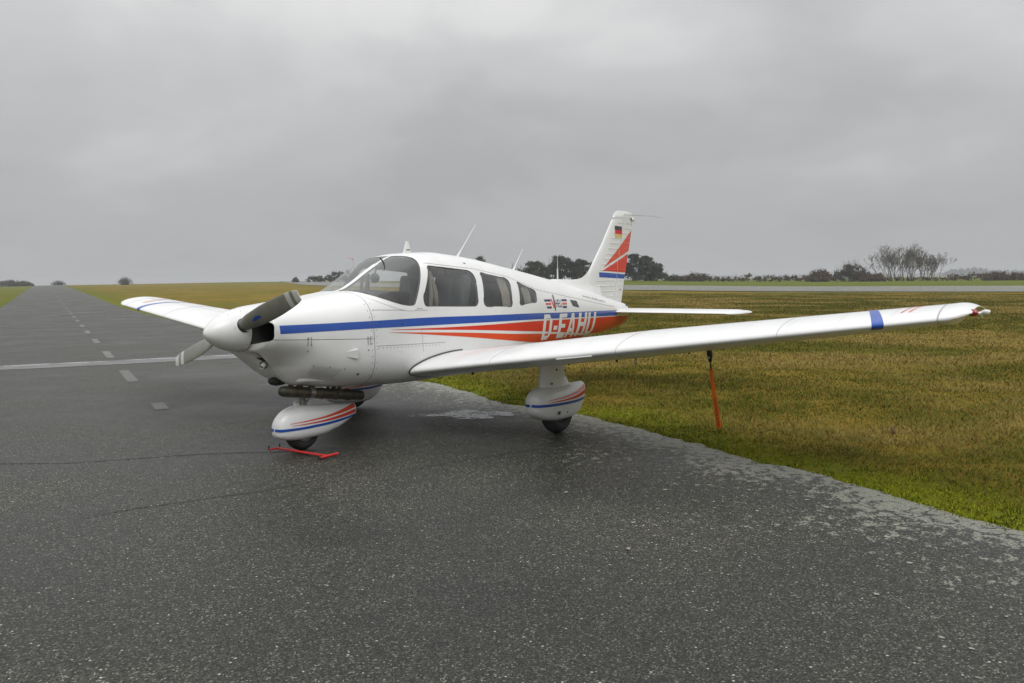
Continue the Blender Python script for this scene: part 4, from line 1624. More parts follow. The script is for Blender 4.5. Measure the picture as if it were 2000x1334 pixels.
for side, nm in ((-1, 'port'), (1, 'starboard')):
    wing = None
    ys = np.concatenate([np.linspace(.50, 1.4, 14), np.linspace(1.5, YT, 40)])
    P = [wing_loop(y, 0, .745, side, 40) for y in ys]
    wing = finish(grid('wing', P, M['white'], plane, cj=True, caps=True))
    for (ya, yb) in ((.50, .72), (4.88, YT)):
        P = [wing_loop(y, .746, 1.0, side) for y in np.linspace(ya, yb, 4)]
        finish(grid('wing_trailing_piece', P, M['white'], wing, cj=True, caps=True))
    P = [wing_loop(y, .756, 1.0, side) for y in np.linspace(.728, 2.77, 12)]
    finish(grid('flap', P, M['white'], wing, cj=True, caps=True))
    P = [wing_loop(y, .756, 1.0, side) for y in np.linspace(2.785, 4.872, 12)]
    finish(grid('aileron', P, M['white'], wing, cj=True, caps=True))
    # upswept tip fairing
    P = []
    for k in range(15):
        u = k / 14
        y = YT + .004 + (.18 if side < 0 else .41) * u
        le, c, a, z0 = wing_frame(YT)
        q = math.sqrt(max(0, 1 - (u * .985) ** 2))
        q2 = min(1, (1 - u) / .72) ** 1.1
        xs = np.linspace(0, 1, 30) ** 1.9
        c2 = c * (1 - .34 * u ** 2.0) - .0
        le2 = le + (.11 if side < 0 else .24) * c * u ** 2.4
        row = []
        for up in (True, False):
            for x in (xs[::-1] if up else xs[1:-1]):
                uu, ll = foil(x)
                top_ = uu * c * (1 - .62 * u ** 3.0) + .026 * u ** 1.5
                zz = top_ if up else min(ll * c * q2 + (top_ - .004) * (1 - q2), top_ - .003)
                xx = x * c2
                row.append((le2 + xx, side * y, z0 + (y - YT) * .03 + (y - YT) * .05 - xx * math.sin(a) + zz))
        P.append(row)
    finish(grid('wing_tip', P, M['white'], wing, cj=True, caps=True), 0.9)
    le, c, a, z0 = wing_frame(YT)
    tz = z0 + .045
    tip = Vector((le + .30, side * (YT + .335), tz + .012))
    if side < 0:
        tip = Vector((le + .155, -(YT + .180), tz - .006))
    mb = MB()
    mb.lathe([(-.03, .020), (0, .024), (.022, .022), (.036, .014), (.042, .0)], (-.75, side * .66, .02), tip, 16)
    mb.build('navigation_light', M['lamp_red'] if side < 0 else simple('green_lens', (0.01, 0.22, 0.06), 0.15, coat=.6), wing)
    mb = MB()
    mb.lathe([(0, .012), (.02, .017), (.045, .015), (.055, .0)], (-.55, side * .83, .05), tip + Vector((.015, side * .055, .004)), 14)
    mb.tube([tip + Vector((.0, side * .03, -.005)), tip + Vector((.015, side * .058, .002))], .010, 8)
    mb.box(tip + Vector((.022, side * .05, -.016)), (.014, .010, .022))
    mb.build('strobe_light', M['lamp_clear'], wing)

    # bands near the tip
    def wing_band(name, y_in, y_out, mat, xa=0.0, xb=.72, low=True, off=.0018, n=40):
        P = []
        path = []
        if low:
            path += [(x, False) for x in np.linspace(.05, .002, 8)]
        path += [(x, True) for x in xa + (xb - xa) * np.linspace(0.0, 1, n) ** 1.7]
        for x, up in path:
            P.append([wing_pt(y_in(x) + (y_out(x) - y_in(x)) * k / 6, max(x, 0), up, side, off) for k in range(7)])
        o = grid(name, P, mat, wing)
        bm = bmesh.new()
        bm.from_mesh(o.data)
        bm.normal_update()
        for f in bm.faces:
            cc = f.calc_center_median()
            if f.normal.z < 0 and (f.normal.x > 0 or f.normal.z < -.9) or (f.normal.z < -.2 and f.normal.x > -.3):
                pass
        bmesh.ops.recalc_face_normals(bm, faces=bm.faces)
        up = sum(f.normal.z * f.calc_area() for f in bm.faces)
        if up < 0:
            for f in bm.faces:
                f.normal_flip()
        bm.to_mesh(o.data)
        bm.free()
    bw = .075
    sw = lambda x: 4.635 - .30 * min(1, x) ** .95
    wing_band('blue_band', lambda x: sw(x), lambda x: sw(x) + bw * (1 - .55 * min(1, x)), M['blue'])
    for k, mt in enumerate(('red', 'orange')):
        g0 = .05 + k * .05
        wing_band('red_band' if k == 0 else 'orange_band', lambda x: sw(x) + bw * (1 - .55 * x) + g0 + .5 * x, lambda x: sw(x) + bw * (1 - .55 * x) + g0 + .5 * x + .013,
                  M[mt], xa=.14, xb=.60, low=False)
    # rib rows of flush rivets, skin lap along the spar
    mb = MB()
    for yj in np.arange(1.0, 5.0, .34):
        for x in np.linspace(.015, .70, 40) ** 1.0:
            c0 = Vector(wing_pt(yj, x, True, side, .0006))
            mb.add([c0 + Vector((-.004, 0, 0)), c0 + Vector((0, .004, 0)), c0 + Vector((.004, 0, 0)), c0 + Vector((0, -.004, 0))], [(0, 1, 2, 3)])
    mb.build('rivet_row', M['seam'], wing, smooth=False, kind='stuff')
    mb = MB()
    mb.tube([Vector(wing_pt(y, .36, True, side, .0)) for y in np.linspace(.62, YT - .01, 60)], .0014, 4)
    mb.build('wing_seam', M['seam'], wing)
    # chordwise joints, stall strip, tie-down ring, drain
    for yj in (1.42, 2.72, 4.0, YT - .004):
        mb = MB()
        pts = [wing_pt(yj, x, False, side, .0002) for x in np.linspace(.7, .002, 24) ** 1] + [wing_pt(yj, x, True, side, .0002) for x in np.linspace(0.002, .84, 40) ** 1.5]
        mb.tube(pts, .0016, 5)
        mb.build('wing_seam', M['seam'], wing)
    mb = MB()
    mb.tube([Vector(wing_pt(y, .004, False, side, .004)) for y in np.linspace(2.15, 2.5, 8)], .006, 6)
    mb.build('stall_strip', M['white_matt'], wing)
    mb = MB()
    c0 = Vector(wing_pt(2.62, .33, False, side))
    ring = [c0 + Vector((.018 * math.cos(t), .002, -.03 + .022 * math.sin(t))) for t in np.linspace(0, 2 * math.pi, 14)]
    mb.tube(ring, .004, 6, False)
    mb.tube([c0 + Vector((0, 0, .01)), c0 + Vector((0, 0, -.012))], .006, 6)
    mb.build('tie_down_ring', M['steel'], wing)
    mb = MB()
    for yy, xx in ((.95, .22), (2.35, .42), (3.0, .5), (3.35, .62), (1.75, .5)):
        c0 = Vector(wing_pt(yy, xx, False, side))
        mb.tube([c0 + Vector((0, 0, .01)), c0 + Vector((0, 0, -.022))], [.012, .009], 8)
    mb.build('drain_nub', M['black'], wing, kind='stuff')
    # root fillet with its dark seal
    pts = []
    for x, up in [(x, True) for x in np.linspace(.42, 0.0, 30)] + [(x, False) for x in np.linspace(0.0, .30, 24)]:
        p = wing_pt(.56, x, up, side, .006)
        pts.append((p[0] - .004, float(hy(p[0], p[2], .004, side)), p[2]))
    mb = MB()
    mb.tube(pts, .0085, 6)
    mb.build('root_seal', M['seal'], wing)
    # walkway grain and fuel cap on top
    mb = MB()
    c0 = Vector(wing_pt(2.2, .2, True, side))
    mb.lathe([(-.012, .045), (-.0045, .045), (-.004, .0)], (0, 0, 1), c0, 18)
    mb.build('fuel_cap', M['white_matt'], wing)
    # ---- main gear
    GY = 1.52 if side < 0 else 1.42
    gy = side * GY
    mb = MB()
    prof_ = lambda s, c, z, x, tw: [(x + c * (0.5 - 0.5 * math.cos(a)), gy + tw * math.sin(a) * (1.0 if math.sin(a) > 0 else 1.0) * (1 - .35 * (0.5 - 0.5 * math.cos(a))), z - (.02 * (0.5 - .5 * math.cos(a)))) for a in np.linspace(0, 2 * math.pi, 28, endpoint=False)]
    rows = [prof_(0, .42, .80, 2.58, .075), prof_(0, .42, .66, 2.575, .072), prof_(0, .42, .62, 2.575, .072), prof_(0, .42, .50, 2.57, .070), prof_(0, .44, .44, 2.56, .075), prof_(0, .50, .40, 2.54, .085)]
    finish(grid('gear_leg', rows, M['white'], wing, cj=True, caps=True), 1.2)
    mb = MB()
    rows = [prof_(0, .44, .545, 2.565, .078), prof_(0, .50, .47, 2.56, .082), prof_(0, .66, .38, 2.54, .092)]
    finish(grid('leg_fairing', rows, M['white'], wing, cj=True, caps=True), 1.2)
    mb = MB()
    for q in ((2.75, .625), (2.90, .60), (2.66, .50)):
        mb.ball((q[0], gy + side * .073, q[1]), .010, 8, 5)
    mb.build('fairing_screw', M['seal'], wing, kind='stuff')


def pant_hw(x, z, S, yc):
    """half width of a wheel fairing at x, z; S rows: x, zbottom, ztop, half width, z of the widest line"""
    S = np.asarray(S)
    zb, zt, W, zm = (pchip(S[:, 0], S[:, j], x) for j in (1, 2, 3, 4))
    z = np.asarray(z, float)
    t = np.clip(np.where(z >= zm, (z - zm) / (zt - zm), (zm - z) / (zm - zb)), 0, 1)
    n = np.where(z >= zm, 2.2, 3.3)
    return W * (1 - t ** n) ** (1 / n)


def pant(S, yc, parent, name='wheel_fairing'):
    S = np.asarray(S, float)
    x0, x1 = S[0, 0], S[-1, 0]
    xs = x0 + (x1 - x0) * (np.concatenate([np.linspace(0, 1, 16) ** 2.2 * .14, np.linspace(.16, 1, 36)]))
    P = []
    for x in xs:
        zb, zt, W, zm = (float(pchip(S[:, 0], S[:, j], x)) for j in (1, 2, 3, 4))
        row = []
        for a in np.linspace(0, 2 * np.pi, 48, endpoint=False):
            s, c = math.sin(a), math.cos(a)
            n = 2.2 if c >= 0 else 3.3
            row.append((x, yc + W * math.copysign(abs(s) ** (2 / n), s), zm + ((zt - zm) if c >= 0 else (zm - zb)) * math.copysign(abs(c) ** (2 / n), c)))
        P.append(row)
    return finish(grid(name, P, M['white'], parent, cj=True, caps=True), 0.8)


def wheel(c, r, w, parent, rim='rim'):
    wobj = empty('wheel', c)
    wobj.parent = parent
    mb = MB()
    pr_ = []
    for a in np.linspace(-.5 * math.pi - .75, .5 * math.pi + .75, 22):
        pr_.append((w / 2 * math.sin(a) if abs(a) < 9 else 0, r - r * .30 + r * .30 * math.cos(a)))
    mb.lathe([(h * 1.0, rr) for h, rr in pr_], (0, 1, 0), (0, 0, 0), 48)
    mb.build('tyre', M['tyre'], wobj)
    mb = MB()
    mb.lathe([(-w * .40, r * .56), (-w * .44, r * .52), (-w * .30, r * .46), (-w * .24, r * .22), (-w * .42, r * .20), (-w * .44, .0)], (0, 1, 0), (0, 0, 0), 32)
    mb.lathe([(w * .40, r * .56), (w * .44, r * .52), (w * .30, r * .46), (w * .24, r * .22), (w * .42, r * .20), (w * .44, .0)], (0, 1, 0), (0, 0, 0), 32)
    mb.build('rim', M[rim], wobj)
    return wobj


def pant_stripes(S, yc, parent, lines, sides=(-1, 1), off=.002):
    for nm, mt, top, bot in lines:
        for sd in sides:
            top_, bot_ = np.asarray(top), np.asarray(bot)
            P = []
            for k in range(121):
                u = k / 120
                xa = top_[0, 0] + (top_[-1, 0] - top_[0, 0]) * u ** (3.2 if nm[:4] == 'blue' else 1)
                off = .002 + .004 * max(0, 1 - (xa - S[0][0]) / .12)
                zt_ = float(pchip(top_[:, 0], top_[:, 1], xa))
                zb_ = float(pchip(bot_[:, 0], bot_[:, 1], xa))
                P.append([(xa - .005 * max(0, 1 - (xa - S[0][0]) / .06), yc + sd * (float(pant_hw(xa, zt_ + (zb_ - zt_) * j / 3, S, yc)) + off), zt_ + (zb_ - zt_) * j / 3) for j in range(4)])
            o = grid(nm, P, M[mt], parent)
            bm = bmesh.new()
            bm.from_mesh(o.data)
            bm.normal_update()
            for f in bm.faces:
                if f.normal.y * sd < 0:
                    f.normal_flip()
            bm.to_mesh(o.data)
            bm.free()


MAINP = [(2.400, .300, .355, .003, .33), (2.410, .260, .395, .055, .33), (2.445, .215, .440, .092, .33), (2.52, .170, .470, .118, .325), (2.64, .138, .480, .134, .315), (2.80, .118, .468, .138, .30),
         (3.00, .115, .452, .128, .30), (3.15, .150, .442, .100, .32), (3.265, .235, .436, .066, .35), (3.290, .262, .434, .056, .36)]
for side in (-1, 1):
    gy = side * (1.52 if side < 0 else 1.42)
    SM = MAINP if side < 0 else [(a_, b_ - .07, c_ - .07, d_, e_ - .07) for a_, b_, c_, d_, e_ in MAINP]
    dn = 0 if side < 0 else -.07
    pant(SM, gy, plane)
    wheel((2.84, gy, .202), .222, .155, plane, 'dark')
    pant_stripes(SM, gy, plane, [(n_, m_, [(x_, z_ + dn) for x_, z_ in t_], [(x_, z_ + dn) for x_, z_ in b_]) for n_, m_, t_, b_ in [
        ('blue_fairing_stripe', 'blue', [(2.4003, .333), (2.7, .312), (3.0, .294), (3.275, .285)], [(2.4003, .307), (2.7, .287), (3.0, .270), (3.275, .263)]),
        ('red_fairing_stripe', 'red', [(2.53, .338), (2.8, .334), (3.05, .342), (3.277, .361)], [(2.53, .335), (2.8, .318), (3.05, .312), (3.277, .316)]),
        ('orange_fairing_stripe', 'orange', [(2.51, .360), (2.8, .362), (3.05, .378), (3.277, .410)], [(2.51, .357), (2.8, .347), (3.05, .353), (3.277, .374)])]])
    # little access door with its dark print
    mb = MB()
    yy = lambda x, z, o: gy + side * (float(pant_hw(x, z, MAINP, 0)) + o)
    q = [(2.66, .232), (2.705, .232), (2.705, .200), (2.66, .200)]
    mb.add([(x, yy(x, z, .003), z) for x, z in q], [(0, 1, 2, 3)])
    mb.build('fairing_placard', M['seal'], plane, smooth=False)
    mb = MB()
    mb.ball((2.83, yy(2.83, .20, 0), .20), .008, 8, 5)
    mb.build('fairing_valve', M['seal'], plane)

NOSEP = [(.590, .258, .305, .003, .285), (.600, .228, .345, .055, .285), (.635, .200, .400, .086, .285), (.71, .178, .450, .108, .285), (.84, .163, .474, .122, .28), (1.03, .160, .456, .124, .275),
         (1.23, .188, .426, .105, .28), (1.40, .236, .400, .072, .30), (1.495, .268, .388, .047, .32), (1.512, .276, .385, .042, .325)]
NY = -.045
pant(NOSEP, NY, plane)
wheel((.885, NY, .236), .180, .125, plane)
pant_stripes(NOSEP, NY, plane, [
    ('blue_fairing_stripe', 'blue', [(.5903, .300), (.9, .287), (1.2, .283), (1.500, .286)], [(.5903, .277), (.9, .264), (1.2, .260), (1.500, .270)]),
    ('red_fairing_stripe', 'red', [(.70, .318), (1.0, .312), (1.25, .318), (1.500, .334)], [(.70, .315), (1.0, .298), (1.25, .293), (1.500, .298)]),
    ('orange_fairing_stripe', 'orange', [(.68, .338), (1.0, .342), (1.25, .358), (1.500, .387)], [(.68, .335), (1.0, .327), (1.25, .331), (1.500, .347)])])
mb = MB()
mb.tube([(.90, NY + .02, .75), (.90, NY, .44)], .030, 14)
mb.tube([(.90, NY, .60), (.90, NY, .47)], .040, 14)
mb.build('nose_strut', M['steel'], plane)
mb = MB()
mb.tube([(.93, NY, .60), (1.03, NY, .545), (.94, NY, .47)], .013, 8)
mb.tube([(.80, NY - .02, .47), (.80, NY - .02, .50), (.86, NY - .02, .52)], .014, 8)
mb.box((.815, NY - .03, .478), (.05, .03, .05), bev=.006)
mb.build('torque_link', M['white_matt'], plane)
mb = MB()
mb.tube([(1.30, NY, .60), (1.30, NY + .05, .50)], .02, 8)
mb.build('steering_rod', M['black'], plane)

# ---- exhaust and scoop under the nose
ea, eb = Vector((.585, -.15, .645)), Vector((1.53, -.15, .462))
ed = (eb - ea).normalized()
mb = MB()
L_ = (eb - ea).length
mb.lathe([(0, .004), (.004, .022), (.02, .040), (.05, .049), (.10, .051), (.30, .050), (.34, .050), (L_ - .24, .047), (L_ - .23, .049), (L_ - .002, .045), (L_, .040), (L_ - .05, .038), (L_ - .15, .0)], ed, ea, 28)
pipe = mb.build('exhaust_muffler', M['exhaust'], plane)
for s_, w_ in ((.315, .05), (.46, .018), (.63, .02), (.77, .03)):
    mb = MB()
    mb.lathe([(s_, .048), (s_, .0545), (s_ + w_, .0545), (s_ + w_, .048)], ed, ea, 28)
    mb.build('exhaust_clamp', M['steel'] if s_ < .4 else M['exhaust'], pipe)
mb = MB()
for xx, yy, rr in ((.72, -.13, .022), (.80, -.16, .02), (.95, -.12, .03), (1.14, -.13, .016), (1.28, -.14, .018)):
    p = ea + ed * (xx - .585)
    mb = MB()
    mb.tube([p + Vector((0, 0, .03)), Vector((p.x, yy, .74))], rr, 10)
    mb.build('exhaust_stub', M['exhaust'], pipe)
mb = MB()
for k, (xx, zz, rx) in enumerate(((.50, .735, .02), (.53, .735, .042), (.60, .71, .052), (.68, .70, .045))):
    pass
mb.lathe([(0, .0), (.006, .022), (.03, .034), (.08, .038), (.16, .02)], (.86, .0, -.20), (.545, -.07, .738), 20)
mb.build('air_hose', M['black'], plane)
# blister of the lower cowl over the exhaust
P = []
for x, y0, y1, zt_, zb_ in ((x_ + .125 * max(0, min(1, (1.3 - x_) / .6)), a_, b_, c_, d_) for x_, a_, b_, c_, d_ in ((.560, -.27, -.05, .800, .716), (.575, -.29, -.03, .815, .702), (.64, -.32, 0, .79, .700), (.75, -.35, .03, .76, .690), (.90, -.37, .06, .74, .672), (1.10, -.38, .08, .72, .640), (1.25, -.36, .08, .70, .625))):
    cy_, cz_ = (y0 + y1) / 2, (zt_ + zb_) / 2
    row = []
    for a_ in np.linspace(0, 2 * np.pi, 32, endpoint=False):
        s_, c_ = math.sin(a_), math.cos(a_)
        row.append((x, cy_ + (y1 - y0) / 2 * math.copysign(abs(s_) ** .55, s_), cz_ + (zt_ - zb_) / 2 * math.copysign(abs(c_) ** .55, c_)))
    P.append(row)
finish(grid('exhaust_blister', P, M['white'], plane, cj=True, caps=True), 1.3)

# ---- tail
def fin_le(z):
    return np.interp(z, [.95, 1.10, 1.30, 1.45, 1.578, 1.853, 2.18, 2.262, 2.30, 2.328], [5.62, 5.72, 5.86, 5.965, 6.084, 6.36, 6.645, 6.715, 6.752, 6.815])


def fin_te(z):
    return np.interp(z, [.95, 1.0, 1.365, 1.73, 2.058, 2.20, 2.262, 2.30, 2.328], [6.875, 6.889, 7.005, 7.137, 7.246, 7.292, 7.300, 7.270, 7.05])


def fin_hinge(z):
    return 6.669 + (z - 1.17) * .2986


def fin_ht(x, z, off=0.0, side=-1):
    x = np.asarray(x, float)
    le, te = fin_le(z), fin_te(z)
    c = te - le
    u = np.clip((x - le) / c, 0, 1)
    t = .085 * np.interp(z, [1.0, 1.5, 2.25, 2.328], [.95, 1, 1.05, .35])
    y = 5 * t * c * (.2969 * np.sqrt(u) - .126 * u - .3516 * u ** 2 + .2843 * u ** 3 - .1036 * u ** 4)
    return side * (y + off)


zsF = np.concatenate([np.linspace(.95, 2.23, 46), np.linspace(2.245, 2.328, 10)])


def fin_piece(name, zs, xa, xb, parent, mat=None):
    P = []
    for z in zs:
        a, b = float(xa(z)), float(xb(z))
        xs = a + (b - a) * np.linspace(0, 1, 26) ** (1.8 if name != 'rudder' else 1)
        row = [(x, float(fin_ht(x, z, 0, -1)), z) for x in xs[::-1]] + [(x, float(fin_ht(x, z, 0, 1)), z) for x in xs[1:]]
        P.append(row)
    return finish(grid(name, P, mat or M['white'], parent, cj=True, caps=True), .8)


fin = fin_piece('fin', [z for z in zsF if z < 2.225], fin_le, lambda z: fin_hinge(z) - .006, plane)
cap = fin_piece('fin_cap', [z for z in zsF if z > 2.222], fin_le, fin_te, fin)
rudder = fin_piece('rudder', np.linspace(.985, 2.20, 40), lambda z: fin_hinge(z) + .006, fin_te, plane)
mb = MB()
mb.lathe([(-.05, .02), (0, .028), (.02, .027), (.036, .016), (.04, 0)], (1, 0, -.1), (7.262, -.012, 2.200), 14)
mb.build('tail_light', M['lamp_clear'], plane)
# dorsal fillet
P = []
for x in np.linspace(4.98, 6.2, 40):
    zr = float(np.interp(x, [4.98, 5.1, 5.34, 5.55, 5.70, 5.80, 5.865, 5.925, 6.0, 6.084, 6.2], [1.408, 1.412, 1.398, 1.384, 1.384, 1.397, 1.420, 1.450, 1.506, 1.578, 1.69]))
    zf = float(sec(x)[1])
    zl = zf - .05
    zr = max(zr, zl + .03)
    row = []
    hb = float(np.interp(x, [4.98, 5.3, 6.2], [.10, .085, .075]))
    for v in np.linspace(0, 1, 9):
        z = zl + (zr - zl) * v
        row.append((x, -(hb * (1 - v) ** 2.2 + .016 * (1 - v ** 6)), z))
    row += [(p[0], -p[1], p[2]) for p in row[::-1][1:]]
    P.append(row)
finish(grid('dorsal_fin', P, M['white'], plane), 1.2)
P = np.array(P)


def fin_quad(name, quad, mat, parent, off=.0022, nu=24, nv=10, clip=None):
    for side in (-1, 1):
        mb = MB()
        hull_quad(mb, quad, off, side, nu, nv, None, lambda x, z, o, s: float(fin_ht(x, z, o, s)))
        o = mb.build(name, mat, parent)


def hx(z):
    return float(fin_hinge(z))


# orange triangle, white gap, red triangle, blue bar (each split at the rudder hinge)
def fin_poly(name, top, bot, mat, xs, parent, n=30):
    for side in (-1, 1):
        P = []
        for x in np.linspace(xs[0], xs[1], n):
            zt_ = float(np.interp(x, *zip(*top)))
            zb_ = float(np.interp(x, *zip(*bot)))
            row = []
            for j in range(9):
                z = zt_ + (zb_ - zt_) * j / 8
                xx = x
                te = float(fin_te(z)) - .004
                if x > te:
                    xx = te
                row.append((xx, float(fin_ht(xx, z, .0022, side)), z))
            P.append(row)
        grid(name, P, mat, parent)


fin_poly('orange_fin_stripe', [(6.33, 1.523), (6.62, 1.688), (7.235, 2.045)], [(6.33, 1.5205), (6.62, 1.603), (7.14, 1.740), (7.235, 2.03)], M['orange'], (6.33, 6.80), fin)
fin_poly('orange_fin_stripe', [(6.33, 1.523), (6.62, 1.688), (7.235, 2.045)], [(6.33, 1.5205), (6.62, 1.603), (7.14, 1.740), (7.18, 1.86), (7.235, 2.03)], M['orange'], (6.812, 7.232), rudder)
fin_poly('red_fin_stripe', [(6.288, 1.476), (7.115, 1.698)], [(6.288, 1.4745), (7.02, 1.421), (7.115, 1.68)], M['red'], (6.288, 6.745), fin)
fin_poly('red_fin_stripe', [(6.288, 1.476), (7.115, 1.698)], [(6.288, 1.4745), (7.02, 1.421), (7.05, 1.50), (7.115, 1.69)], M['red'], (6.757, 7.112), rudder)
fin_poly('blue_fin_stripe', [(6.215, 1.456), (7.015, 1.396)], [(6.17, 1.390), (6.995, 1.331), (7.015, 1.39)], M['blue'], (6.195, 6.725), fin)
fin_poly('blue_fin_stripe', [(6.215, 1.456), (7.015, 1.396)], [(6.17, 1.390), (6.995, 1.331), (7.013, 1.39)], M['blue'], (6.737, 7.012), rudder)
# flag
for k, mt in enumerate(('seal', 'flag_red', 'gold')):
    z1, z0 = 2.088 - k * .057, 2.088 - (k + 1) * .057
    mb = MB()
    sl = .06
    hull_quad(mb, [(6.690, z0 + .02), (6.900, z0 + .02 - sl * .2), (6.900, z1 + .02 - sl * .2), (6.690, z1 + .02)], .003, -1, 6, 3, None, lambda x, z, o, s: float(fin_ht(x, z, o, s)))
    mb.build('flag_bar', M[mt], fin)
# stiffening ridges pressed into fin and rudder, painted with whatever stripe crosses them
def fin_colour(x, z):
    if 6.685 < x < 6.905 and 1.93 < z < 2.12:
        return None
    if z < np.interp(x, [6.33, 6.62, 7.235], [1.523, 1.688, 2.045]) and z > np.interp(x, [6.33, 6.62, 7.14, 7.235], [1.5205, 1.603, 1.740, 2.03]) and x > 6.33:
        return 'orange'
    if x > 6.288 and np.interp(x, [6.288, 7.02, 7.115], [1.4745, 1.421, 1.68]) < z < np.interp(x, [6.288, 7.115], [1.476, 1.698]):
        return 'red'
    if np.interp(x, [6.17, 6.995], [1.390, 1.331]) < z < np.interp(x, [6.215, 7.015], [1.456, 1.396]) and x > 6.19:
        return 'blue'
    return 'white'


for k, z in enumerate(np.linspace(1.10, 2.16, 15)):
    for par, xa, xb in ((fin, float(fin_le(z)) + .24 * (float(fin_hinge(z)) - float(fin_le(z))) + .05, hx(z) - .04), (rudder, hx(z) + .05, float(fin_te(z)) - .03)):
        xs = np.linspace(xa, xb, 26)
        zz = z - (xs - 6.6) * .03
        cs = [fin_colour(x, q) for x, q in zip(xs, zz)]
        i = 0
        while i < 25:
            j = i
            while j < 25 and cs[j + 1] == cs[i]:
                j += 1
            if cs[i] and j > i:
                mb = MB()
                for side in (-1, 1):
                    mb.tube([(x, float(fin_ht(x, q, .0005, side)), q) for x, q in zip(xs[i:j + 1], zz[i:j + 1])], .0058, 6)
                mb.build('stiffening_ridge', M[cs[i]], par)
            i = j + 1
mb = MB()
hull_quad(mb, [(6.80, 1.165), (6.875, 1.160), (6.88, 1.185), (6.805, 1.19)], .003, -1, 2, 2, None, lambda x, z, o, s: float(fin_ht(x, z, o, s)))
mb.build('rudder_placard', M['decal_grey'], rudder)
# whisker aerial
mb = MB()
mb.tube([(6.97, -.03, 2.268), (7.02, -.07, 2.262), (7.24, -.34, 2.235), (7.34, -.46, 2.205)], [.005, .0035, .0022, .0014], 6)
mb.build('whisker_aerial', M['decal_grey'], fin)
# tailplane
for side in (-1, 1):
    P = []
    for k, y in enumerate(np.concatenate([np.linspace(.10, 1.81, 14), 1.81 + .115 * np.sin(np.linspace(.12, 1, 9) * math.pi / 2)])):
        u = max(0, (y - 1.81) / .115)
        le = 6.395 + .30 * u ** 2.2
        te = 7.15 - .10 * u ** 3
        c = te - le
        tt = .096 * .755 / c * math.sqrt(max(.004, 1 - (u * .99) ** 2.4))
        xs = np.linspace(0, 1, 26) ** 1.8
        up, lo = foil(xs, tt, 0)
        zc0 = .884 - .02 * u
        row = [(le + x * c, side * y, zc0 + z_ * c - .01 * x) for x, z_ in zip(xs[::-1], up[::-1])] + [(le + x * c, side * y, zc0 + z_ * c - .01 * x) for x, z_ in zip(xs[1:], lo[1:])]
        P.append(row)
    finish(grid('stabilator', P, M['white'], plane, cj=True, caps=True), .8)
mb = MB()
mb.box((6.30, -.19, .895), (.05, .012, .03), bev=.004)
mb.box((6.36, -.185, .915), (.02, .014, .05), bev=.004)
mb.build('static_vent', M['gold'], plane)
mb = MB()
mb.tube([(6.02, -.02, .63), (6.05, -.02, .545), (6.12, -.02, .53), (6.16, -.02, .60)], .010, 8)
mb.build('tail_skid', M['steel'], plane)
mb = MB()
mb.add([(6.83, -.105, .935), (6.92, -.095, .932), (6.88, -.07, .985)], [(0, 1, 2)])
mb.build('hinge_gap', M['seal'], plane, smooth=False)

# ---- aerials on the roof
mb = MB()
P = []
for z, xa, xb, w in ((1.79, 2.335, 2.475, .014), (1.825, 2.355, 2.462, .011), (1.90, 2.385, 2.440, .007), (1.925, 2.392, 2.434, .004)):
    P.append([(xa + (xb - xa) * (.5 - .5 * math.cos(a)), w * math.sin(a), z) for a in np.linspace(0, 2 * math.pi, 16, endpoint=False)])
finish(grid('blade_aerial', P, M['white'], plane, cj=True, caps=True))
mb = MB()
hull_quad(mb, [(2.385, 1.832), (2.44, 1.832), (2.44, 1.842), (2.385, 1.842)], 0, -1, 1, 1, None, lambda x, z, o, s: -.0125)
mb.build('aerial_print', M['seal'], plane)
for a, b, r0 in (((3.185, 0, 1.725), (3.560, 0, 2.114), .018), ((4.225, 0, 1.54), (4.455, 0, 1.815), .020)):
    a, b = Vector(a), Vector(b)
    mb = MB()
    mb.tube([a, a.lerp(b, .12), a.lerp(b, .25), b], [r0, r0 * .62, .0058, .0025], 8)
    mb.build('whip_aerial', M['white'], plane)
mb = MB()
mb.tube([(5.21, 0, 1.36), (5.212, 0, 1.54)], [.011, .008], 8)
mb.tube([(5.212, 0, 1.54), (5.225, 0, 1.73)], [.003, .002], 6)
mb.build('mast_aerial', M['white_matt'], plane)
mb = MB()
mb.tube([(1.915, -.105, 1.765), (1.95, -.10, 1.735), (1.985, -.085, 1.705), (1.982, -.080, 1.66), (1.968, -.080, 1.632)], [.007, .007, .008, .006, .005], 8)
mb.ball((1.985, -.085, 1.705), .012, 8, 6)
mb.build('temperature_probe', M['seal'], plane)

# ---- cabin
mb = MB()
mb.box((2.50, 0, .80), (2.1, .96, .03))
mb.build('cabin_floor', M['dark'], plane)
mb = MB()
P = []
for y in np.linspace(-.415, .415, 22):
    k = 1 - (y / .56) ** 4 * .25
    P.append([(1.52, y, 1.40 * 1), (1.62, y, 1.435 * k + 1.42 * (1 - k)), (1.80, y, 1.455 - .03 * abs(y)), (1.94, y, 1.445 - .04 * abs(y)), (1.99, y, 1.42 - .05 * abs(y)), (1.97, y, 1.30), (1.96, y, .95)])
grid('instrument_panel', P, M['dark'], plane)
for yy in (-.26, .26):
    yoke = MB()
    yoke.tube([(1.96, yy, 1.16), (2.12, yy, 1.18)], .014, 8)
    yoke.tube([(2.12, yy - .13, 1.26), (2.13, yy - .14, 1.17), (2.13, yy - .06, 1.14), (2.13, yy + .06, 1.14), (2.13, yy + .14, 1.17), (2.12, yy + .13, 1.26)], .013, 8)
    yoke.build('control_yoke', M['black'], plane)


def cushion(c, d, tilt, name, mat, parent, bev=.05):
    mb = MB()
    mb.box((0, 0, 0), d, bev=bev)
    o = mb.build(name, mat, parent)
    o.location = c
    o.rotation_euler = (0, tilt, 0)
    return o


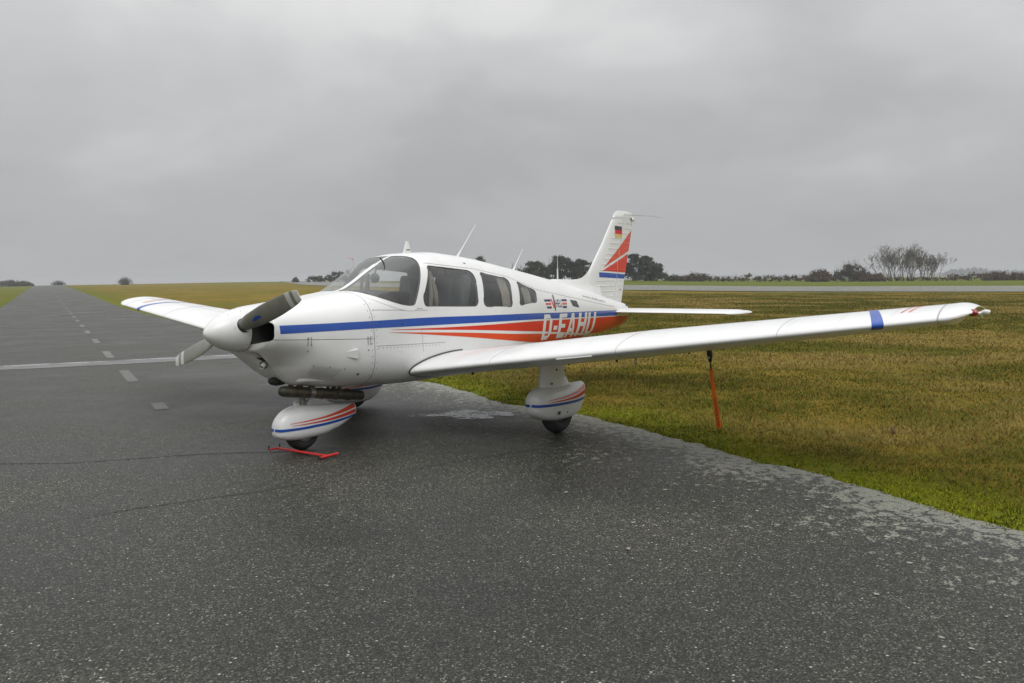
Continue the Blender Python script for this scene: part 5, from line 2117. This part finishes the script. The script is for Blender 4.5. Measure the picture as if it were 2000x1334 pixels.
for xs_, dy in ((2.62, 0.0), (3.36, -.10)):
    for yy in ((-.26, .26) if dy == 0 else (-.20, .20)):
        st = empty('cabin_seat', (xs_, yy, .84 + dy))
        st.parent = plane
        cushion((-.12, 0, .16), (.50, .45, .16), .1, 'seat_cushion', M['seat'], st)
        cushion((.14, 0, .43), (.13, .44 if dy == 0 else .36, .58), .22, 'seat_back', M['seat'], st)
        cushion((.135, 0, .43), (.15, .13, .56), .22, 'seat_band', M['seat_band'], st, .04)
        if dy == 0:
            cushion((.245, 0, .765), (.09, .26, .16), .22, 'headrest', M['seat'], st, .035)
for sd in (-1, 1):
    for x0_, x1_, zt_, zb_ in ((3.33, 3.52, 1.50, 1.16), (3.78, 3.98, 1.37, 1.17)):
        P = []
        for x in np.linspace(x0_, x1_, 26):
            P.append([(x + .02 * (1 - k) * math.sin(x * 30), sd * (float(hw(x, z)) - .035 + .012 * math.sin(x * 110)), z) for k, z in ((1, zt_), (.5, (zt_ + zb_) / 2), (0, zb_))])
        grid('window_curtain', P, M['curtain'], plane)
    mb = MB()
    mb.tube([(2.215, sd * .47, 1.62), (2.20, sd * .50, 1.42), (2.16, sd * .52, 1.25), (2.13, sd * .53, 1.20)], [.014, .02, .02, .014], 6)
    mb.build('seat_belt', M['belt'], plane)
    mb = MB()
    mb.tube([(2.265, sd * .44, 1.60), (2.27, sd * .49, 1.40), (2.28, sd * .50, 1.26)], [.016, .030, .014], 6)
    mb.build('seat_belt', M['belt'], plane)
mb = MB()
mb.ball((1.95, .02, 1.565), .05, 12, 8, (.7, 1.2, 1.0))
mb.tube([(1.95, .02, 1.60), (2.0, .02, 1.70)], .008, 6)
mb.build('compass', M['seat'], plane)
for k, z in enumerate((1.258, 1.240)):
    hull_text('NICHTRAUCHER' if k else 'RAUCHEN VERBOTEN', 2.065, z, .010, -.07, 'window_sticker', M['white_matt'], .001, width=.145)


# ------------------------------------------------------------------ loose things by the aircraft
def world_pt(x, y, z):
    return AM @ Vector((x, y, z))


bar = empty('tow_bar', (.72, -.2, 0), label='red metal tow bar lying on the asphalt by the nose wheel', category='tow bar')


def rel(pts, o):
    return [Vector(p) - Vector(o) for p in pts]


O = (.72, -.2, 0)
mb = MB()
mb.tube(rel([(.735, .075, .030), (.765, -.45, .026), (.775, -.535, .026)], O), .0105, 12)
mb.build('shaft', M['bar_red'], bar)
mb = MB()
mb.tube(rel([(.684, -.552, .026), (.880, -.552, .030)], O), .012, 12)
mb.build('handle', M['bar_red'], bar)
mb = MB()
for xx in (.668, .688):
    pass
mb.tube(rel([(.684, -.552, .026), (.666, -.552, .026)], O), .013, 10)
mb.build('grip_end', M['black'], bar)
for p, q in (((.735, .075, .030), (.655, .105, .028)), ((.735, .075, .030), (.765, .095, .030))):
    mb = MB()
    mb.tube(rel([p, q], O), .009, 8)
    mb.build('fork', M['bar_red'], bar)
    mb = MB()
    mb.tube(rel([q, (q[0], q[1], .065)], O), .0065, 8)
    mb.build('prong', M['black'], bar)

# pitot head with its cover and streamer
PY = -3.13
mx_ = Vector(wing_pt(3.13, .42, False, -1))
mb = MB()
px0 = Vector((2.84, PY, .885))
rows = []
for z, c_, w_ in ((.93, .09, .014), (.86, .075, .012), (.80, .060, .010)):
    rows.append([(2.80 + c_ * (.5 - .5 * math.cos(a)) + (.93 - z) * .1, PY + w_ * math.sin(a), z) for a in np.linspace(0, 2 * math.pi, 14, endpoint=False)])
finish(grid('pitot_mast', rows, M['white'], plane, cj=True, caps=True))
wp = world_pt(2.83, PY, .86)
cov = empty('pitot_cover', wp, label='orange warning streamer hanging from the black pitot cover under the wing', category='pitot cover')
IN = AM.to_3x3()


def loc(x, y, z):
    return world_pt(x, y, z) - wp


mb = MB()
mb.tube([loc(2.82, PY, .885), loc(2.835, PY, .83), loc(2.845, PY, .765)], [.020, .026, .012], 12)
mb.build('sleeve', M['black'], cov)
mb = MB()
for w0 in (0,):
    P = []
    for k in range(12):
        u = k / 11
        x = 2.845 + .02 * u
        z = .775 - .09 * u
        P.append([loc(x - .012 * (1 - .3 * u), PY - .012, z), loc(x + .012 * (1 - .3 * u), PY + .012, z)])
grid('cord', P, M['strap'], cov)
mb = MB()
mb.ball(loc(2.865, PY, .69), .016, 8, 6, (1, 1, 1))
mb.build('knot', M['ribbon'], cov)
rc = []
for k in range(41):
    u = k / 40
    rc.append((Vector((2.862 + .150 * u, PY + .003 * math.sin(u * 6), .695 - .545 * u)), .015 + .011 * u, .35 + .5 * math.sin(u * 2.2 + .4)))
P = []
for c, w, tw in rc:
    d = Vector((math.cos(-.9 + tw * .15), math.sin(-.9 + tw * .15), 0)) * w
    P.append([loc(*(c - d)), loc(*c), loc(*(c + d))])
strip = grid('streamer', P, M['ribbon'], cov)
sm = strip.modifiers.new('thickness', 'SOLIDIFY')
sm.thickness = .0015
# print on the streamer
cu = bpy.data.curves.new('lettering', 'FONT')
cu.body = 'REMOVE BEFORE FLIGHT'
tmp = bpy.data.objects.new('lettering', cu)
COL.objects.link(tmp)
bpy.context.view_layer.update()
me = bpy.data.meshes.new_from_object(tmp.evaluated_get(bpy.context.evaluated_depsgraph_get()))
bpy.data.objects.remove(tmp)
co = np.array([v.co[:] for v in me.vertices])
fs = [tuple(p.vertices) for p in me.polygons]
wmax = co[:, 0].max()
V = []
for a, b, _ in co:
    u = 1 - (.03 + .50 * a / wmax)
    i = min(39, int(u * 40))
    f = u * 40 - i
    row = [np.array(P[i][j]) * (1 - f) + np.array(P[i + 1][j]) * f for j in range(3)]
    v = (b - .36) / .73
    p = row[1] + (row[2] - row[0]) * .5 * v * 1.15
    n = np.cross(row[2] - row[0], np.array(P[i + 1][1]) - np.array(P[i][1]))
    n /= np.linalg.norm(n)
    toc = CAM - (np.array(wp) + p)
    if n @ toc < 0:
        n = -n
    V.append(p + n * .003)
obj('lettering', V, fs, M['black'], cov, smooth=False)

mb = MB()
lf = at(float(np.degrees(np.arctan((1226 - 1000) / 1614.4))), 4.55)
mb.add([(.0, -.012, .004), (.022, -.004, .012), (.03, .008, .004), (.006, .012, .009), (-.012, .002, .010)], [(0, 1, 2, 3, 4)])
leaf = mb.build('fallen_leaf', M['curtain'], None, smooth=False, label='tiny dry leaf lying on the bare asphalt foreground', category='leaf')
leaf.location = lf + Vector((0, 0, .004))
tf = at(float(np.degrees(np.arctan((1752 - 1000) / 1614.4))), 8.6)
mb = MB()
for k in range(26):
    a = rng.uniform(0, 6.28)
    l_ = rng.uniform(.06, .14)
    p = Vector((rng.normal(0, .015), rng.normal(0, .015), 0))
    q = p + Vector((math.cos(a) * .035, math.sin(a) * .035, l_))
    mb.add([p + Vector((-.005, 0, 0)), p + Vector((.005, 0, 0)), q], [(0, 1, 2)])
tuft = mb.build('dead_weed', M['bark'], None, smooth=False, label='small dark withered weed standing alone in the grass', category='weed')
tuft.location = tf


# ------------------------------------------------------------------ trees and hedges of the skyline
def cards(C, size, rngl, flat=0.0):
    """many small random quads at the points C"""
    n = len(C)
    a = rngl.normal(size=(n, 3))
    a[:, 2] *= (1 - flat)
    a /= np.linalg.norm(a, axis=1)[:, None]
    b = rngl.normal(size=(n, 3))
    b -= a * (a * b).sum(1)[:, None]
    b /= np.linalg.norm(b, axis=1)[:, None]
    s = size * rngl.uniform(.5, 1.3, n)[:, None]
    P = np.stack([C - a * s - b * s * .6, C + a * s - b * s * .5, C + a * s * .8 + b * s * .6, C - a * s * .9 + b * s * .5], 1)
    return P.reshape(-1, 3), np.arange(4 * n).reshape(n, 4)


def mass(name, clumps, per, size, cols, parent, rngl, squash=.75, **kw):
    """clumps: (x,y,z,r)"""
    C_, K_ = [], []
    cols = np.asarray(cols)
    for (x, y, z, r) in clumps:
        n = max(8, int(per * r * r))
        d = rngl.normal(size=(n, 3))
        d /= np.linalg.norm(d, axis=1)[:, None]
        rr = r * np.minimum(np.abs(rngl.normal(0, .62, n)), 1.7)
        p = d * rr[:, None]
        p[:, 2] *= squash
        C_.append(p + np.array([x, y, z]))
        t = rngl.random()
        base = cols[int(rngl.integers(len(cols)))] * (.8 + .4 * t)
        K_.append(base[None] * rngl.uniform(.65, 1.35, n)[:, None])
    Cc = np.concatenate(C_)
    Kc = np.concatenate(K_)
    V, F = cards(Cc, size, rngl)
    return obj(name, V, F, M['leaf'], parent, False, attr={'col': np.repeat(Kc, 4, 0)}, **kw)


def pine(relb, r, h, wd, seed, label, lean=0.0):
    g = np.random.default_rng(seed)
    p = at(relb, r)
    t = empty('pine_tree', p, label=label, category='tree', group='dark pines beyond the runway')
    mb = MB()
    mb.tube([(0, 0, -.3), (lean * .3, 0, h * .4), (lean, .1, h * .9)], [.16, .12, .05], 7)
    clumps = []
    for k in range(int(34 + wd * 7)):
        u = g.random() ** .8
        z = h * (.06 + .86 * u)
        rad = wd * .5 * (1 - .75 * max(0, (z / h - .45)) / .55)
        a = g.uniform(0, 6.28)
        d_ = rad * g.uniform(.25, 1.0)
        q = (lean * z / h + math.cos(a) * d_, math.sin(a) * d_, z)
        clumps.append((*q, g.uniform(.50, .95) * (h / 7) ** .5))
        if k % 2 == 0:
            mb.tube([(lean * z / h, 0, z - .4), q], [.05, .02], 5)
    mb.build('trunk', M['bark'], t)
    mass('crown', clumps, 260, .15, [(.030, .042, .022), (.040, .052, .026), (.055, .064, .030), (.022, .032, .018)], t, g, .62)
    return t


def shrub(relb, r, h, wd, seed, label, cols, name='shrub', twig=.5, per=150, size=.16, group=None, base=0.0, cat='shrub'):
    g = np.random.default_rng(seed)
    p = at(relb, r)
    kw = dict(label=label, category=cat)
    if group:
        kw['group'] = group
    t = empty(name, p, **kw)
    mb = MB()
    for k in range(int(14 + wd * 7 * twig * 2)):
        a = g.uniform(0, 6.28)
        x0, y0 = math.cos(a) * wd * .3 * g.random(), math.sin(a) * wd * .3 * g.random()
        x1, y1 = x0 * 1.6 + g.normal(0, wd * .10), y0 * 1.6 + g.normal(0, wd * .1)
        hh = h * (g.uniform(.6, 1.12)) * (1 - .5 * min(1, math.hypot(x1, y1) / (wd * .6)))
        mb.tube([(x0, y0, -.1), ((x0 + x1) / 2 + g.normal(0, .08), (y0 + y1) / 2, hh * .55), (x1, y1, hh)], [.035, .022, .008], 4, False)
    for k in range(int(wd * 16 * twig)):
        a = g.uniform(0, 6.28)
        d_ = wd * .5 * g.random() ** .6
        x0, y0 = math.cos(a) * d_, math.sin(a) * d_
        z0 = h * (.75 - .45 * (d_ / (wd * .5)) ** 2)
        mb.tube([(x0, y0, z0 * .6), (x0 * 1.05 + g.normal(0, .15), y0 * 1.05 + g.normal(0, .15), z0 + h * g.uniform(.1, .36))], [.022, .010], 3, False)
    mb.build('stems', M['bark'], t)
    cl = []
    for k in range(int(22 + wd * 8)):
        a = g.uniform(0, 6.28)
        d_ = wd * .5 * g.random() ** .6
        x, y = math.cos(a) * d_, math.sin(a) * d_
        top = h * (.92 - .55 * (d_ / (wd * .5)) ** 2)
        cl.append((x, y, base + top * g.uniform(.18, .85), g.uniform(.34, .75) * min(1.3, h / 2.2)))
    mass('foliage', cl, per, size, cols, t, g, .8)
    return t


BROWN = [(.105, .062, .036), (.120, .068, .036), (.085, .058, .038), (.088, .074, .038)]
DRAB = [(.075, .070, .050), (.060, .060, .045), (.085, .066, .046)]
GREENB = [(.045, .055, .026), (.060, .062, .030), (.075, .070, .036)]
FADE = [(.13, .14, .125), (.15, .155, .14)]


def px2rel(px):
    return math.degrees(math.atan((px - 1000) / 1614.4))


# pines behind the fuselage and behind the fin
for i, (px, r, h, wd, lab) in enumerate([
        (1096, 200, 6.4, 8.5, 'tallest broad dark pine seen just above the rear fuselage'),
        (1046, 204, 5.2, 9.0, 'lower rounded dark pine above the middle of the rear fuselage'),
        (1134, 200, 5.6, 7.0, 'dark pine closest to the leading edge of the fin'),
        (1166, 206, 5.2, 5.0, 'dark pine half hidden behind the fin'),
        (1238, 198, 6.7, 5.8, 'tall dark pine touching the rudder of the aircraft'),
        (1264, 200, 6.2, 5.6, 'dark pine with ragged top beside the rudder pine'),
        (1284, 203, 4.3, 4.6, 'low dark pine at the outer end of the row beside the rudder')]):
    pine(px2rel(px), r, h, wd, 100 + i, lab, lean=(.3 if i % 2 else -.2))
pine(px2rel(941), 240, 7.5, 2.6, 131, 'slim dark pine top showing above the cabin roof line')


def bare_tree(relb, r, h, spread, seed, label, nst, dry=0.4, twist=1.0):
    g = np.random.default_rng(seed)
    p = at(relb, r)
    t = empty('bare_tree', p, label=label, category='tree')
    tr = MB()
    tw = MB()
    ends = []

    def grow(p0, d, ln, rad, lev):
        pts = [p0]
        q = p0.copy()
        for k in range(3):
            d = (d + Vector((g.normal(0, .13), g.normal(0, .13), .06))).normalized()
            q = q + d * ln / 3
            pts.append(q.copy())
        (tr if lev < 2 else tw).tube(pts, [rad, rad * .85, rad * .7, rad * .5], 5 if lev < 2 else 3, False)
        if lev >= (5 if nst > 6 else 4):
            ends.append(q)
            return
        for k in range(int(g.integers(2, 5))):
            nd = (d + Vector((g.normal(0, .42), g.normal(0, .42), g.normal(.10, .2)))).normalized()
            grow(pts[int(g.integers(1, 4))] if k else q, nd, ln * g.uniform(.55, .8), .6 * rad if rad * .6 > .016 else .016, lev + 1)
    for k in range(nst):
        u = (k + .5) / nst - .5
        a = Vector((math.cos(YAW - math.pi / 2), math.sin(YAW - math.pi / 2), 0))
        p0 = a * (u * spread * .58) + Vector((g.normal(0, .7), g.normal(0, .7), 0))
        grow(p0, (a * u * .75 + Vector((g.normal(0, .12), g.normal(0, .12), 1))).normalized(), h * g.uniform(.26, .37) * (1 - .45 * abs(u) * 1.2), .075, 0)
    tr.build('trunk', M['twig'], t)
    tw.build('crown', M['twig'], t)
    sel = [e for e in ends if g.random() < dry]
    if sel:
        V, F = cards(np.array([e[:] for e in sel]), .13, g)
        obj('dry_leaves', V, F, M['leaf'], t, False, attr={'col': np.tile(np.array([[.07, .06, .045]]), (len(V), 1))}, kind='stuff')
    return t


bare_tree(px2rel(1776), 207, 9.2, 20.0, 6, 'wide leafless tree with many stems beyond the runway on the right', 34, .10)
bare_tree(px2rel(990), 235, 6.4, 4.5, 8, 'thin leafless tree above the rear of the cabin roof', 3, .0)
bare_tree(px2rel(1035), 232, 7.0, 6.0, 9, 'faint leafless tree between the two whip aerials', 3, .0)
shrub(px2rel(248), 330, 3.0, 5.0, 214, 'small leafless round bush on the bare ridge', DRAB, twig=2.2, per=9, size=.10)
shrub(px2rel(118), 400, 2.2, 5.5, 215, 'pale leafless bush near the far end of the taxiway', DRAB, twig=2.0, per=5, size=.12)

# bushes and hedges on the right
for i, (px, r, h, wd, cols, lab) in enumerate([
        (1664, 205, 5.1, 8.0, DRAB, 'tallest dark twiggy shrub left of the bare tree'),
        (1602, 204, 3.1, 6.6, BROWN, 'brown rounded shrub left of the tallest twiggy shrub'),
        (1708, 203, 2.3, 6.4, BROWN, 'low dense brown bush at the foot of the bare tree'),
        (1356, 206, 2.4, 6.0, BROWN, 'brown bush standing nearest the fin pines'),
        (1318, 207, 1.9, 5.4, GREENB, 'small dull green bush between the pines and the brown bush'),
        (1944, 205, 2.4, 4.6, BROWN, 'brown bush rising above the hedge near the far right'),
        (1985, 206, 1.9, 5.0, BROWN, 'last brown bush of the hedge at the far right')]):
    shrub(px2rel(px), r, h, wd, 200 + i, lab, cols)


def hedge(pa, pb_, r, h, seed, label, cols, group=None):
    g = np.random.default_rng(seed)
    a, b = at(px2rel(pa), r), at(px2rel(pb_), r)
    t = empty('hedge', a.lerp(b, .5), label=label, category='hedge')
    d = b - a
    n = int(d.length / .26)
    cl = []
    mb = MB()
    for k in range(n):
        u = (k + g.random()) / n
        hh = h * (.55 + .75 * fbm(u * d.length * .22, 3.0, seed, 3))
        q = d * (u - .5)
        cl.append((q.x + g.normal(0, .5), q.y + g.normal(0, .5), hh * g.uniform(.15, .78), g.uniform(.40, .75) * (h / 1.8) ** .5))
        if g.random() < .5:
            s = Vector((q.x + g.normal(0, .4), q.y + g.normal(0, .4), 0))
            mb.tube([s, s + Vector((g.normal(0, .15), g.normal(0, .15), hh * g.uniform(.9, 1.25)))], [.02, .007], 4, False)
    mb.build('twigs', M['bark'], t)
    mass('foliage', cl, 120, .15 if r < 250 else .24, cols, t, g, .85)


hedge(1372, 1476, 206, 1.9, 301, 'low brown hedge between the brown bush and the open gap', BROWN + GREENB)
hedge(1470, 1590, 206, 1.7, 302, 'low drab hedge running up to the brown rounded shrub', BROWN + DRAB)
hedge(1735, 1862, 206, 1.0, 303, 'very low hedge under the bare tree', BROWN)
hedge(1850, 2070, 206, 1.7, 304, 'low rust brown hedge right of the bare tree', BROWN)
hedge(1005, 1180, 202, 4.3, 305, 'dark undergrowth filling the gaps between the pines behind the fuselage', GREENB)
hedge(1216, 1302, 201, 3.2, 306, 'dark undergrowth below the pines beside the rudder', GREENB)
# left of the aircraft
hedge(604, 690, 300, 2.5, 311, 'dark hedge climbing the rise behind the windscreen', GREENB)
hedge(650, 720, 300, 3.9, 312, 'taller dark thicket on the rise just left of the cabin', GREENB)
shrub(px2rel(580), 300, 2.1, 2.0, 321, 'single small bush left of the hedge on the rise', GREENB)
for i, (px, h, wd, lab) in enumerate([(-10, 4.2, 11, 'dark green tree clump cut by the left picture edge'), (24, 3.4, 9, 'dark low tree clump beside the far left taxiway edge'), (50, 2.6, 8, 'small dark clump closest to the far end of the taxiway')]):
    shrub(px2rel(px), 420, h, wd, 330 + i, lab, GREENB, per=70, size=.30)
# distant wood on the right: one mass
g = np.random.default_rng(77)
cl = []
for k in range(420):
    px = g.uniform(1840, 2080)
    a = at(px2rel(px), g.uniform(1700, 1850))
    hh = g.uniform(6, 15) * (.5 + .5 * math.sin((px - 1850) * .038)) + 3 if 1855 < px < 1937 else g.uniform(3, 8)
    cl.append((a.x, a.y, g.uniform(0, hh) - .5, g.uniform(2.2, 4.5)))
mass('distant_wood', cl, 12, 1.1, [(.045, .055, .045)], None, g, .8, kind='stuff', label='distant wood fading into the mist on the right')
cl = []
for k in range(700):
    px = g.uniform(1240, 1900)
    a = at(px2rel(px), g.uniform(2200, 2400))
    cl.append((a.x, a.y, g.uniform(0, 7), g.uniform(1.8, 3.2)))
mass('distant_wood', cl, 14, .8, [(.05, .06, .05)], None, g, .8, kind='stuff', label='farther pale tree line along the horizon')

# windsock
wp2 = at(px2rel(693), 250)
sock = empty('windsock', wp2, label='small red and white windsock on a mast far behind the windscreen', category='windsock')
hs = 7.0
mb = MB()
mb.tube([(0, 0, 0), (0, 0, hs)], [.05, .035], 8)
mb.build('mast', M['steel'], sock)
sd_ = Vector((-math.cos(YAW - math.pi / 2), -math.sin(YAW - math.pi / 2), .45)).normalized()
for k in range(5):
    mb = MB()
    mb.lathe([(k * .30, .22 - k * .022), ((k + 1) * .30, .22 - (k + 1) * .022)], sd_, (0, 0, hs), 14)
    mb.build('band', M['flag_red'] if k % 2 == 0 else M['white_matt'], sock)

# ------------------------------------------------------------------ thin mist over the far field
hm = bpy.data.materials.new('mist')
hm.use_nodes = True
t = hm.node_tree
t.nodes.clear()
pv = N(t, 'ShaderNodeVolumePrincipled', ins={'Color': (0.93, 0.95, 0.97, 1), 'Density': 0.00055, 'Anisotropy': 0.3})
oo = N(t, 'ShaderNodeOutputMaterial')
L(t, pv.outputs[0], oo.inputs['Volume'])
mb = MB()
mb.box((0, 0, 14.0), (6600, 6600, 32.0))
mb.build('haze', hm, None, smooth=False, kind='stuff', label='thin pale mist over the airfield')
